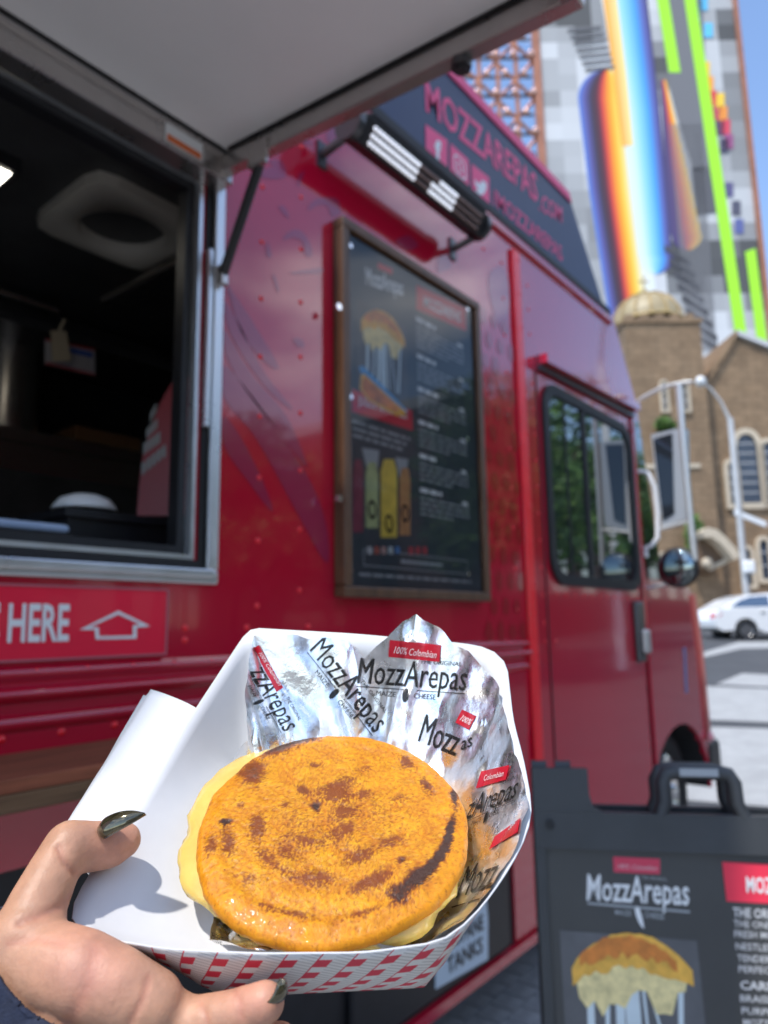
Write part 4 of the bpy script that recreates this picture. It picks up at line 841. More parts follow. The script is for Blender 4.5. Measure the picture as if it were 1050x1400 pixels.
RAMP2 = [(0, (.70, .72, .66)), (.2, (.62, .76, .78)), (.45, (.25, .60, .80)), (.7, (.06, .32, .68)), (.85, (.10, .12, .40)), (1, (.05, .04, .10))]
RAMP3 = [(0, (.06, .05, .16)), (.3, (.10, .06, .14)), (.5, (.55, .04, .05)), (.75, (.85, .30, .03)), (1, (.85, .60, .08))]
def rv_(ramp, t):
    for (t0, c0), (t1, c1) in zip(ramp[:-1], ramp[1:]):
        if t <= t1: k = (t - t0) / (t1 - t0); return tuple(a + (b - a) * k for a, b in zip(c0, c1))
    return ramp[-1][1]
def band(name, rows, ramp, off):
    """gradient band: rows of (py, px left, px right) from top to bottom"""
    Q = []; n = 26
    R = []
    for (y0, a0, b0), (y1, a1, b1) in zip(rows[:-1], rows[1:]):
        for k in range(n):
            t0, t1 = k / n, (k + 1) / n
            P = [BP.px(a0 + (b0 - a0) * t0, y0), BP.px(a0 + (b0 - a0) * t1, y0), BP.px(a1 + (b1 - a1) * t1, y1), BP.px(a1 + (b1 - a1) * t0, y1)]
            Q.append((P, (rv_(ramp, t0), rv_(ramp, t1), rv_(ramp, t1), rv_(ramp, t0))))
    return color_mesh(name, Q, MU, off)
def cap(px, py, w, up, n=8): return [(py + (-1 if up else 1) * w * .5 * math.sin(math.pi / 2 * k / n), px + w / 2 - w / 2 * math.cos(math.pi / 2 * k / n), px + w / 2 + w / 2 * math.cos(math.pi / 2 * k / n)) for k in range(n + 1)]
band('gradient_print', cap(790, 135, 80, True)[::-1] + [(260, 805, 880), (430, 832, 900), (520, 845, 908)], RAMP, .03)
band('gradient_print', [(-90, 800, 880), (0, 822, 885), (150, 848, 902), (300, 866, 915), (350, 872, 918)] + cap(874, 352, 46, False), RAMP2, .05)
band('gradient_print', [(-90, 812, 832), (100, 838, 856), (200, 850, 866)], [(0, (.85, .35, .03)), (1, (.85, .72, .30))], .06)
band('gradient_print', [(110, 902, 910), (220, 908, 936), (320, 916, 958)] + cap(918, 322, 41, False), RAMP3, .07)
Q = []
def qd(pts, c): Q.append(([BP.px(*p) for p in pts], c))
for k in range(16): qd([(915 + 2.7 * k, 170), (916.4 + 2.7 * k, 170), (942 + 2.5 * k, 480), (940.6 + 2.5 * k, 480)], (.20, .20, .21))
for k in range(7):
    y = 40 + 9 * k; qd([(776 + 4 * k, y), (822 + 3 * k, y - 4), (822 + 3 * k, y), (776 + 4 * k, y + 5)], (.12, .12, .13))
for k in range(8):
    x = 908 + 6 * k; y = 335 + 17 * k; qd([(x, y), (x + 36, y + 22), (x + 36, y + 31), (x, y + 8)], (.06, .06, .07))
qd([(905, -80), (955, -80), (972, 235), (948, 235), (925, 160), (912, 110)], (.16, .16, .17))
qd([(945, 230), (975, 228), (980, 290), (952, 295)], (.10, .10, .11))
for (x, y, c) in ((958, 85, (.85, .55, .05)), (963, 105, (.85, .35, .04)), (968, 125, (.65, .05, .07)), (978, 128, (.85, .55, .05)), (982, 146, (.8, .28, .05)), (986, 164, (.62, .06, .10)), (974, 145, (.45, .05, .10)), (978, 166, (.10, .05, .10)), (990, 184, (.30, .08, .20)), (984, 190, (.05, .05, .09)), (955, -5, (.10, .45, .70)), (945, 10, (.40, .70, .75)), (962, 32, (.12, .5, .75)), (990, 250, (.10, .09, .20)), (1000, 275, (.08, .08, .12)), (1004, 300, (.10, .12, .30))): qd([(x, y), (x + 12, y), (x + 12, y + 20), (x, y + 20)], c)
color_mesh('pixel_print', Q, MU, .09)
Q = []; G = (.35, .75, .03)
qd([(888, -60), (904, -60), (930, 100), (914, 100)], G); qd([(926, -60), (942, -60), (1024, 482), (1008, 482)], G); qd([(1018, 345), (1032, 340), (1050, 480), (1036, 480)], G)
color_mesh('lime_stripe_print', Q, MU, .11)
# copper lattice screen beside the mural
LT = thing('lattice_screen', 'copper lattice screen of posts and diagonals left of the mural building', 'lattice screen', BP.pt(bl_ - 6, vg))
px0 = bl_ - .85; nst = 8; stp = 2.0; z0_ = BP.px(650, 240)[1]; z1_ = BP.px(650, -20)[1] + 6
M_BLUEG = mat('lattice_dark', (.10, .09, .10), .5, .3)
zz_ = []
v = z0_
while v < z1_: zz_.append(v); v += 2.3
for k in range(1, nst):
    u = px0 - k * stp; mb = MB(); mb.prism([BP.pt(u, vg, .1), BP.pt(u + .42, vg, .1), BP.pt(u + .42, z1_, .1), BP.pt(u, z1_, .1)], BP.n * -.4); mb.build('post', M_COPPER, LT)
mb = MB()
for k in range(nst - 1):
    u = px0 - (k + 1) * stp + .16
    for i, v in enumerate(zz_):
        s_ = 1 if (i + k) % 2 else -1
        mb.tube([BP.pt(u, v + (0 if s_ > 0 else 2.3), -.5), BP.pt(u + stp, v + (2.3 if s_ > 0 else 0), -.5)], .20, 5)
mb.build('diagonal_brace', M_COPPER, LT, kind='stuff')
mb = MB()
for v in zz_: mb.tube([BP.pt(px0 - nst * stp, v + .7, -.8), BP.pt(px0, v + .7, -.8)], .16, 5)
mb.build('cross_rail', M_BLUEG, LT, kind='stuff')
mb = MB()
for k in range(nst):
    for i, v in enumerate(zz_): mb.ball(BP.pt(px0 - k * stp - stp * (.5 if i % 2 else .05), v + .4, .15), .40, 8, 6)
mb.build('globe_node', mat('globe_rose', (.72, .45, .38), .2, .6), LT, kind='stuff')

# sidewalk in front of the church
a, b = NV.at(930, 840, 2.2), NV.at(1500, 840, 2.2); c = NV.at(1500, 840, 7.5); d = NV.at(930, 840, 7.5)
def P2(p, z): return Vector((p.x, p.y, z))
mb = MB(); mb.prism([P2(x, gz(x.x, x.y) + .13) for x in (d, c, NV.at(1500, 840, 0), NV.at(930, 840, 0))], (0, 0, -.5)); struct(mb.build('far_sidewalk', M_WALK))

# street lamp / signal pole
SD = 27.0
sp = atD(1022, 822, SD); spg = Vector((sp.x, sp.y, gz(sp.x, sp.y)))
LPO = thing('street_lamp', 'grey street lamp pole with curved arm and signal bracket before the church', 'street lamp', spg)
M_POLE = mat('galvanised', (.52, .50, .48), .45, .5, var=.15, vscale=3)
pt1 = Vector((spg.x, spg.y, atD(1000, 560, SD).z))
mb = MB(); mb.tube([spg, spg + Vector((0, 0, .4)), pt1], [.17, .13, .10], 12); mb.build('pole', M_POLE, LPO)
LPl = Plane(pt1, Vector((RIGHT.x, RIGHT.y, 0)), (0, 0, 1))
mb = MB(); mb.tube([pt1 - Vector((0, 0, .15)), LPl.at(985, 548), LPl.at(972, 532), LPl.at(960, 522)], [.07, .05, .045, .04], 8); mb.build('lamp_arm', M_POLE, LPO)
mb = MB(); mb.ball(LPl.at(958, 522), .28, 12, 8, M=Matrix.Diagonal((1, .7, .8))); mb.build('lamp_head', mat('lamp_white', (.75, .74, .72), .35), LPO)
mb = MB(); a = LPl.at(1006, 699); mb.prism([LPl.at(1004, 697), LPl.at(1046, 714), LPl.at(1046, 721), LPl.at(1004, 704)], LPl.n * .1); mb.build('signal_bracket', M_WHITE, LPO)
c = LPl.at(1020, 776); mb = MB(); mb.box(c + LPl.n * .2, (.42, .3, .5), Matrix.Rotation(ua, 3, 'Z')); mb.build('signal_box', M_WHITE, LPO, bevel=.08)

# white sedan
CZD = 22.0
wc = atD(1021, 861, CZD); fx = Vector((RIGHT.x, RIGHT.y, 0)).normalized(); fy = Vector((-fx.y, fx.x, 0))
gz0 = wc.z - .33
CAR = thing('parked_car', 'white four door sedan on the street in front of the church', 'car', (wc.x, wc.y, gz0))
def cp(x, y, z): return Vector((wc.x, wc.y, gz0)) + fx * x + fy * y + Vector((0, 0, z))
M_CARW = mat('car_white', (.78, .78, .77), .25, coat=.8)
body = [(-.93, .42), (-.95, .62), (-.90, .82), (-.78, .96), (-.2, 1.0), (1.0, .98), (2.6, .93), (3.4, .82), (3.75, .66), (3.8, .42), (3.6, .28), (3.18, .26)]
def archp(cx): return [(cx + .37 * math.cos(math.pi * k / 8), .33 + .37 * math.sin(math.pi * k / 8)) for k in range(9)]
body += [(p[0], p[1]) for p in archp(2.78)] + [(2.0, .24), (.6, .24)] + archp(0.0) + [(-.7, .30)]
mb = MB(); mb.prism([cp(x, -.0, z) for x, z in body], fy * 1.78); mb.build('body', M_CARW, CAR, bevel=.06)
gh_ = [(-.72, .97), (-.15, 1.30), (.25, 1.42), (.9, 1.46), (1.4, 1.40), (2.3, .98)]
mb = MB(); n = len(gh_); P = [cp(x, .06 + (z - .97) * .34, z) for x, z in gh_] + [cp(x, 1.72 - (z - .97) * .34, z) for x, z in gh_]
mb.poly(P, [tuple(range(n)), tuple(range(2 * n - 1, n - 1, -1))] + [(i, i + 1, n + i + 1, n + i) for i in range(n - 1)]); mb.build('greenhouse', M_CARW, CAR)
sw_ = [(-.40, 1.03), (-.08, 1.24), (.28, 1.35), (.85, 1.385), (.85, 1.03)]; sw2 = [(.93, 1.03), (.93, 1.385), (1.33, 1.34), (2.0, 1.03)]
for s_ in (sw_, sw2): mb = MB(); mb.poly([cp(x, .048 + (z - .97) * .34, z) for x, z in s_], [tuple(range(len(s_)))]); mb.build('side_window', M_GLASS, CAR)
mb = MB(); mb.bx(0, 1, 0, 1, 0, 1); mb = MB(); mb.prism([cp(-.955, .05, .70), cp(-.80, -.012, .74), cp(-.72, -.012, .84), cp(-.90, .05, .84)], fy * .35); mb.build('tail_light', mat('tail_red', (.45, .02, .02), .2), CAR)
mb = MB(); mb.box(cp(.55, -.012, .86), (.18, .03, .03), Matrix.Rotation(math.atan2(fx.y, fx.x), 3, 'Z')); mb.build('door_handle', M_CHROME, CAR)
for x in (0, 2.78):
    for y in (.10, 1.68): wheel(CAR, cp(x, y, .33), .33, .2, -fy if y < 1 else fy, 10, mat('alloy', (.35, .35, .36), .3, .9))

# ------------------------------------------------------------------ greenery and what the paint reflects
M_BARK = mat('bark', (.10, .07, .05), .9, var=.3, vscale=6)
M_LEAF = [mat('leaf_%d' % i, c, .55, var=.35, vscale=.8) for i, c in enumerate(((.075, .16, .025), (.10, .20, .035), (.05, .115, .022)))]
def leaves(mbx, c, r, n, size, rnd):
    for _ in range(n):
        d = Vector((rnd.gauss(0, 1), rnd.gauss(0, 1), rnd.gauss(0, 1))).normalized() * (rnd.random() ** .45)
        p = Vector(c) + Vector((d.x * r[0], d.y * r[1], d.z * r[2])); a = Vector((rnd.gauss(0, 1), rnd.gauss(0, 1), rnd.gauss(0, .6))).normalized(); b = a.orthogonal().normalized(); s = size * rnd.uniform(.6, 1.3)
        mbx.poly([p - a * s, p + b * s * .5, p + a * s, p - b * s * .5], [(0, 1, 2, 3)], rnd.randrange(3))
def tree(x, y, h, r, label, seed, n=4200):
    rnd = random.Random(seed); z = gz(x, y); t = thing('street_tree', label, 'tree', (x, y, z), 'street trees along the far kerb')
    m_ = MB(); m_.tube([(x, y, z - .1), (x + .05, y, z + h * .3), (x + .1, y + .05, z + h * .6)], [h * .028, h * .022, h * .012], 10)
    for k in range(7):
        a = k * 2.4; m_.tube([(x + .06, y, z + h * (.32 + .04 * k)), (x + r * .6 * math.cos(a), y + r * .6 * math.sin(a), z + h * (.5 + .05 * k))], [h * .01, h * .004], 6)
    m_.build('trunk', M_BARK, t); m_ = MB()
    for k in range(26):
        a = rnd.random() * 6.28; rr_ = r * math.sqrt(rnd.random()) * .8; zz = rnd.uniform(.42, .95)
        leaves(m_, (x + rr_ * math.cos(a), y + rr_ * math.sin(a), z + h * zz), (r * .38, r * .38, h * .10), n // 26, .14, rnd)
    m_.build('crown', M_LEAF, t); return t
TREES = [(14, -5.5, 7.0, 2.6, 'broad leafy street tree nearest the truck front'), (19.5, -7.0, 8.0, 3.0, 'tall leafy street tree beyond the white lamp post'), (25, -6.0, 7.5, 3.0, 'leafy street tree farthest along the kerb'), (9, -9.0, 6.0, 2.6, 'small leafy street tree before the brick shop row'), (3.5, -10.5, 6.5, 2.8, 'leafy street tree opposite the serving window'), (31, -9, 9, 3.6, 'large leafy street tree at the end of the row')]
for i, a in enumerate(TREES): tree(*a, 40 + i)
# brick shop row across the street, seen in the paintwork
SR = thing('shop_row', 'low brown brick shop row with dark windows facing the truck side', 'building', (6, -17, 0))
M_BRICK = mat('shop_brick', (.22, .10, .075), .85, var=.3, vscale=2, bump=.3, bscale=20)
mb = MB(); mb.bx(-16, 24, -25, -17, -.1, 7.2); mb.build('wall', M_BRICK, SR)
mb = MB(); mb.bx(-16.2, 24.2, -25.2, -16.8, 7.2, 7.6); mb.build('cornice', M_COPING, SR)
for k in range(13):
    x = -14.5 + 3 * k
    mb = MB(); mb.bx(x, x + 1.5, -17.05, -16.99, 4.4, 6.2); mb.build('window', M_GLASS, SR)
    mb = MB(); mb.bx(x - .4, x + 2.0, -17.05, -16.99, .4, 2.9); mb.build('shopfront', M_GLASS, SR)
BB = thing('added_brick_building', 'unseen brick building with grey cornice added to darken the paint reflection', 'building', (55, -14, 1.2))  # added out of view to block the bright horizon from the paint's reflection
mb = MB(); mb.bx(25, 95, -30, -14, -.2, 11); mb.build('wall', mat('brick_dark', (.15, .075, .06), .85, var=.3, vscale=1.5), BB)
mb = MB(); mb.bx(24.8, 95.2, -30.2, -13.8, 11, 11.5); mb.build('cornice', M_COPING, BB)
for k in range(18):
    for z in (3.0, 7.0): mb = MB(); mb.bx(27 + 3.8 * k, 28.8 + 3.8 * k, -14.05, -13.98, z, z + 2.4); mb.build('window', M_GLASS, BB)
px_, py_ = 17.0, -3.9; LP2 = thing('lamp_post', 'plain white lamp post standing among the street trees', 'lamp post', (px_, py_, gz(px_, py_)))
mb = MB(); mb.tube([(px_, py_, gz(px_, py_)), (px_, py_, 8.0)], [.14, .09], 10); mb.build('pole', M_WHITE, LP2); mb = MB(); mb.tube([(px_, py_, 7.9), (px_ - .8, py_ + .4, 8.3), (px_ - 1.8, py_ + .9, 8.35)], .05, 8); mb.build('arm', M_WHITE, LP2)
# ivy on the church beside the mirrors
for cxp, cyp, rx, ry, nn, lab in ((905, 585, 26, 12, 500, 'strip of green ivy on the church tower above the truck mirror'), (945, 735, 16, 32, 700, 'bushy green ivy climbing beside the church door hood')):
    c = CH.at(cxp, cyp, .5); m_ = MB(); leaves(m_, c, (rx * .041, .5, ry * .041), nn, .17, random.Random(cxp)); iv = thing('ivy', lab, 'ivy', c - Vector((0, 0, ry * .041))); m_.build('foliage', M_LEAF, iv)
    m_ = MB(); m_.tube([c - Vector((0, 0, ry * .041)) + INW * .35, c + INW * .35], .04, 5); m_.build('stem', M_BARK, iv)

# ------------------------------------------------------------------ the tray in the hand
AD = 0.31
A0 = atD(456, 1120, AD)
rr_ = (A0 - CAM).normalized(); eu = (UPC - rr_ * UPC.dot(rr_)).normalized()
TILT = math.radians(44)
TN = -rr_ * math.cos(TILT) + eu * math.sin(TILT)              # tray normal
TV = eu * math.cos(TILT) + rr_ * math.sin(TILT)               # towards the far edge
TU = TV.cross(TN).normalized()
ARP = Plane(A0, TU, TV)                                        # plane of the arepa's top face
def AT(u, v, h=0.0): return A0 + TU * u + TV * v + TN * h
def on_h(px, py, h):
    """where a photo pixel's ray meets the tray plane at height h above the arepa's top"""
    d = ray(px, py); o = A0 + TN * h; t = (o - CAM).dot(TN) / d.dot(TN); p = CAM + d * t - A0
    return Vector((p.dot(TU), p.dot(TV), h))
def L3(p): return AT(p.x, p.y, p.z)
M_PAPER = mat('tray_paper', (.60, .60, .605), .55, var=.03, vscale=60, bump=.04, bscale=300, bdist=.0004, sss=.0)
M_NAP = mat('napkin_paper', (.70, .70, .69), .85, var=.02, bump=.25, bscale=900, bdist=.0003)
# plaid outside of the tray
def plaid():
    m = bpy.data.materials.new('tray_plaid'); m.use_nodes = True; t = m.node_tree; b = t.nodes['Principled BSDF']; L = t.links.new
    b.inputs['Roughness'].default_value = .55
    uv = N('ShaderNodeUVMap', t); sp_ = N('ShaderNodeSeparateXYZ', t); L(uv.outputs['UV'], sp_.inputs[0])
    def math_(op, a, bb=None, c=None):
        n = N('ShaderNodeMath', t, operation=op)
        for i, x in enumerate((a, bb, c)):
            if x is None: continue
            if isinstance(x, (int, float)): n.inputs[i].default_value = x
            else: L(x, n.inputs[i])
        return n.outputs[0]
    skew = math_('MULTIPLY_ADD', sp_.outputs['Y'], .45, sp_.outputs['X'])
    fu = math_('FRACT', math_('MULTIPLY', skew, 1 / .0125)); fv = math_('FRACT', math_('MULTIPLY', sp_.outputs['Y'], 1 / .0105))
    A = math_('LESS_THAN', fu, .46); B = math_('LESS_THAN', fv, .5)
    both = math_('MULTIPLY', A, B)
    eu_ = math_('LESS_THAN', math_('ABSOLUTE', math_('SUBTRACT', fu, .46)), .05); ev_ = math_('LESS_THAN', math_('ABSOLUTE', math_('SUBTRACT', fv, .5)), .06)
    hat = math_('LESS_THAN', math_('FRACT', math_('MULTIPLY', math_('ADD', sp_.outputs['Y'], math_('MULTIPLY', sp_.outputs['X'], -.5)), 1 / .0026)), .35)
    grey = math_('MULTIPLY', hat, math_('SUBTRACT', 1.0, A))
    red = math_('MAXIMUM', both, math_('MULTIPLY', A, math_('MAXIMUM', eu_, ev_)))
    m1 = N('ShaderNodeMix', t, data_type='RGBA'); m1.inputs['A'].default_value = (.62, .60, .57, 1); m1.inputs['B'].default_value = (.44, .42, .40, 1); L(grey, m1.inputs['Factor'])
    m2 = N('ShaderNodeMix', t, data_type='RGBA'); m2.inputs['B'].default_value = (.55, .03, .06, 1); L(red, m2.inputs['Factor']); L(m1.outputs['Result'], m2.inputs['A']); L(m2.outputs['Result'], b.inputs['Base Color'])
    return m
M_PLAID = plaid()
RH_ = .006                                                     # rim height above the arepa's top
rim_px = [(341, 858), (480, 866), (640, 880), (676, 888), (692, 905), (701, 985), (716, 1040), (728, 1108), (716, 1150), (690, 1195), (655, 1243), (610, 1285), (500, 1301), (350, 1302), (230, 1296), (150, 1283), (108, 1270), (94, 1258), (100, 1232), (125, 1190), (200, 1075), (270, 966)]
rim_h = [.026, .032, .032, .032, .030, .024, .018, .012, .009, .007, .005, .004, .003, .003, .000, -.004, -.009, -.012, -.012, -.012, -.010, .006]
rimp = [on_h(*p, h) for p, h in zip(rim_px, rim_h)]
def resample(P, step):
    o = []; n = len(P)
    for i in range(n):
        a, b = P[i], P[(i + 1) % n]; k = max(1, int((b - a).length / step))
        for j in range(k): o.append(a.lerp(b, j / k))
    return o
RIM = resample(rimp, .006)
for _ in range(1): RIM = [(RIM[i - 1] + RIM[i] * 2 + RIM[(i + 1) % len(RIM)]) / 4 for i in range(len(RIM))]
TD = .0360                                                      # tray depth
def basept(p):
    u = max(-.047, min(.038, p.x * .86)); v = max(-.0545, min(.060, p.y * .91))
    return Vector((u, v, RH_ - TD))
nR = len(RIM); LV = 9; V = []; UVc = []; arc = 0.0
for i, p in enumerate(RIM):
    b = basept(p)
    for l in range(LV):
        t = l / (LV - 1); q = p.lerp(b, t); q.z -= .004 * math.sin(math.pi * t)
        V.append(L3(q)); UVc.append((arc, -t * .05))
    arc += (RIM[(i + 1) % nR] - p).length
me = bpy.data.meshes.new('food_tray'); F = [(i * LV + l, i * LV + l + 1, ((i + 1) % nR) * LV + l + 1, ((i + 1) % nR) * LV + l) for i in range(nR) for l in range(LV - 1)]
F.append(tuple(i * LV + LV - 1 for i in range(nR)))
TRAY = thing('food_tray', 'white paper food tray with red plaid outside held in the hand', 'food tray', L3(Vector((0, 0, RH_ - TD))))
tl0 = parent_loc(TRAY); me.from_pydata([tuple(v - tl0) for v in V], [], F); me.materials.append(M_PAPER); me.materials.append(M_PLAID)
uvl = me.uv_layers.new(name='UVMap')
for poly in me.polygons:
    poly.use_smooth = len(poly.vertices) == 4
    us = [UVc[v][0] for v in poly.vertices]
    for li, v in zip(poly.loop_indices, poly.vertices):
        u = UVc[v][0]
        if max(us) - u > arc * .5: u += arc
        uvl.data[li].uv = (u, UVc[v][1])
bm = bmesh.new(); bm.from_mesh(me); bmesh.ops.recalc_face_normals(bm, faces=bm.faces)
fb = [f for f in bm.faces if len(f.verts) > 4][0]
if fb.normal.dot(TN) < 0: bmesh.ops.reverse_faces(bm, faces=bm.faces)
bm.to_mesh(me); bm.free()
to = bpy.data.objects.new('paper_shell', me); COL.objects.link(to); to.parent = TRAY
sd = to.modifiers.new('s', 'SOLIDIFY'); sd.thickness = .0007; sd.offset = -1; sd.material_offset = 1; sd.material_offset_rim = 0
tray_bvh = BVHTree.FromPolygons([tuple(v) for v in V], F)

# arepa
ARE = thing('arepa', 'griddled golden corn arepa filled with melted cheese in the paper tray', 'arepa', AT(0, 0, -.038))
AR = .0583
def fbm(p, o=4): return noise.fractal(p, 0.9, 2.1, o)
BL = []      # char marks: photo pixel, radii in mm, turn, strength, blackness
for px, py, a, b, tt, st, bk in ((410, 1006, 10, 4, .1, 1.6, .8), (385, 1016, 8, 5, .3, 1.3, .5), (375, 1022, 6, 5, .6, 1.0, .5), (348, 1050, 5, 7, .5, 1.0, .45), (455, 1085, 9, 5, -.2, 1.0, .25), (470, 1070, 7, 4, .5, .7, .15), (432, 1103, 2.2, 3.2, 0, 1.2, .95), (470, 1110, 7, 4, .2, .75, .2), (352, 1130, 3.4, 7.5, .1, 1.0, .3), (309, 1122, 2.4, 1.7, .3, 1.4, 1.0), (312, 1150, 2.7, 7.5, .2, 1.0, .35), (288, 1155, 2.4, 5, .1, .9, .25), (430, 1200, 9, 3.6, -.1, .85, .3), (380, 1185, 7, 3, -.5, .4, .1), (490, 1170, 7, 3.5, .3, .75, .2), (535, 1150, 7, 3, .3, .7, .2), (550, 1175, 2.2, 1.6, 0, 1.2, .6), (500, 1210, 8, 2.6, .3, .8, .3), (555, 1040, 3.2, 5, .5, 1.0, .35), (583, 1073, 2.6, 4.5, .3, 1.1, .55), (622, 1085, 1.8, 7, -.15, 1.3, .8), (615, 1135, 1.8, 9, -.35, 1.4, .95), (598, 1172, 2.4, 8, -.65, 1.5, 1.0), (572, 1197, 3.4, 7, -.95, 1.5, 1.0), (545, 1220, 4.5, 4.5, -.9, 1.2, .8), (400, 1247, 9, 1.6, -.18, .6, .2), (362, 1236, 5, 1.4, -.2, .6, .2), (500, 1245, 8, 1.6, .25, .6, .2), (415, 1080, 4, 2, -.8, .9, .5), (390, 1100, 2, 2, 0, .7, .3), (340, 1060, 4, 8, .6, .8, .3), (415, 1150, 8, 3, -.3, .6, .1), (470, 1135, 6, 3, .6, .6, .15), (395, 1165, 7, 3, -.6, .6, .1), (520, 1195, 7, 3, .5, .7, .2), (500, 1085, 4, 3, 0, .6, .1), (365, 1170, 5, 3, -.8, .6, .15), (455, 1140, 14, 8, .1, .34, .1), (520, 1110, 12, 8, 0, .22, .05), (400, 1120, 8, 12, 0, .25, .05), (545, 1090, 3, 2, .4, .6, .2), (500, 1050, 4, 2, .2, .55, .15), (430, 1045, 5, 2, -.3, .5, .15), (340, 1200, 4, 3, -.6, .5, .15), (330, 1100, 2, 3, 0, .5, .2)):
    u, v = ARP.px(px, py); BL.append((u, v, a * .001, b * .001, tt, st, bk))
def char(u, v):
    p = Vector((u * 330, v * 330, 1.3)); n1 = fbm(p) * .55; n2 = fbm(p * 3.3 + Vector((5, 2, 1))) * .6
    br = bk = 0.0
    for bu, bv, a, b, tt, st, k in BL:
        if abs(u - bu) > .026 or abs(v - bv) > .026: continue
        dx, dy = u - bu + .0016 * n1, v - bv + .0016 * n2; c, s = math.cos(tt), math.sin(tt); x, y = (dx * c + dy * s) / a, (-dx * s + dy * c) / b
        r2 = x * x + y * y
        if r2 > 6: continue
        g = math.exp(-r2 * 1.1) * st
        br += g; bk += g * k
    m = max(0.0, min(1.0, (br * (1.0 + n1 * .8) - .13 + n2 * .85) * 2.2)); kk = max(0.0, min(1.0, (bk * (1 + n1 * .5) - .36 + n2 * .5) * 2.0))
    sp2 = max(0, fbm(p * 1.1 + Vector((9, 9, 3))) - .55) * .7
    return max(m, min(.8, sp2)), kk
TH = .0085
def arad(a): return AR * (1 + .018 * math.sin(2 * a + .6) + .012 * math.sin(3 * a + 2) + .006 * math.sin(7 * a) + .016 * noise.noise(Vector((math.cos(a) * 4, math.sin(a) * 4, 3.0))) + .006 * noise.noise(Vector((math.cos(a) * 14, math.sin(a) * 14, 5.0))))
V, CC, F = [], [], []
def avert(a, s, kd):
    R_ = arad(a)
    if kd == 'top': r, h = R_ * s, -.0014 * (s / .945) ** 8
    elif kd == 'side': b = math.pi * s; r, h = R_ * (.945 + .055 * math.sin(b)), -.0014 - (TH - .0014) * (1 - math.cos(b)) / 2
    else: r, h = R_ * .945 * (1 - s), -TH
    u, v = r * math.cos(a), r * math.sin(a)
    nn = fbm(Vector((u * 110, v * 110, h * 110)), 2); n3 = fbm(Vector((u * 620, v * 620, h * 620)), 3)
    ch_, bk_ = char(u, v) if kd != 'bot' else (0, 0)
    if kd == 'side' and s > .3: f = max(0, 1 - (s - .3) * 3); ch_ *= f; bk_ *= f
    h += nn * .00034 + n3 * .00018 - bk_ * .0003 + (.0005 * math.exp(-((r / R_ - .87) / .05) ** 2) - .0004 * math.exp(-((r / R_ - .77) / .06) ** 2) if kd == 'top' else 0)
    g = Vector((.46, .140, .0012)).lerp(Vector((.66, .300, .004)), max(0, min(1, .5 + nn * .5 + n3 * .65)))
    edge = max(0, (r / R_ - .8) / .2) if kd == 'top' else 1
    g = g.lerp(Vector((.66, .24, .004)), .6 * edge)
    if kd == 'side' and s > .55: g = g.lerp(Vector((.66, .33, .03)), min(1, (s - .55) * 2.5))
    g = g.lerp(Vector((.165, .028, .003)), min(1, ch_ * .92)); g = g.lerp(Vector((.030, .012, .008)), bk_ * .92)
    V.append(AT(u, v, h)); CC.append(g); return len(V) - 1
KG = 210
def sq2disc(x, y):
    if x == 0 and y == 0: return 0.0, 0.0
    if abs(x) > abs(y): r = x; ph = math.pi / 4 * (y / x)
    else: r = y; ph = math.pi / 2 - math.pi / 4 * (x / y)
    return math.atan2(r * math.sin(ph), r * math.cos(ph)), abs(r)
G_ = [[None] * (KG + 1) for _ in range(KG + 1)]
for i in range(KG + 1):
    for j in range(KG + 1):
        a, r = sq2disc(2 * i / KG - 1, 2 * j / KG - 1); G_[i][j] = avert(a, r * .945, 'top')
for i in range(KG):
    for j in range(KG): F.append((G_[i][j], G_[i + 1][j], G_[i + 1][j + 1], G_[i][j + 1]))
bd = [(i, 0) for i in range(KG)] + [(KG, j) for j in range(KG)] + [(KG - i, KG) for i in range(KG)] + [(0, KG - j) for j in range(KG)]
prev = [G_[i][j] for i, j in bd]; ang = [sq2disc(2 * i / KG - 1, 2 * j / KG - 1)[0] for i, j in bd]; nb_ = len(bd)
for k in range(1, 23):
    s_ = k / 20 if k <= 20 else (.5 if k == 21 else .98)
    cur = [avert(a, s_, 'side' if k <= 20 else 'bot') for a in ang]
    for q in range(nb_): F.append((prev[q], prev[(q + 1) % nb_], cur[(q + 1) % nb_], cur[q]))
    prev = cur
M_AREPA = mat('arepa_crust', (.8, .4, .03), .50, attr='pc', bump=.55, bscale=1500, bdist=.0004, coat=.05, spec=.35, rvar=.22, vscale=160, sss=.08, var=.14)
def attr_mesh(name, V, F, CC, m, parent, smooth=True):
    off = parent_loc(parent); me = bpy.data.meshes.new(name); me.from_pydata([tuple(v - off) for v in V], [], F)
    ca = me.color_attributes.new('pc', 'FLOAT_COLOR', 'POINT')
    for i, c in enumerate(CC): ca.data[i].color = (c[0], c[1], c[2], 1)
    me.materials.append(m)
    for p in me.polygons: p.use_smooth = smooth
    bm = bmesh.new(); bm.from_mesh(me); bmesh.ops.remove_doubles(bm, verts=bm.verts, dist=1e-6); bmesh.ops.recalc_face_normals(bm, faces=bm.faces); bm.to_mesh(me); bm.free()
    o = bpy.data.objects.new(name, me); COL.objects.link(o); o.parent = parent; return o
attr_mesh('top_cake', V, F, CC, M_AREPA, ARE)
M_CHEESE = mat('melted_cheese', (.68, .48, .12), .26, var=.14, vscale=80, bump=.25, bscale=120, bdist=.001, coat=.3, sss=.35)
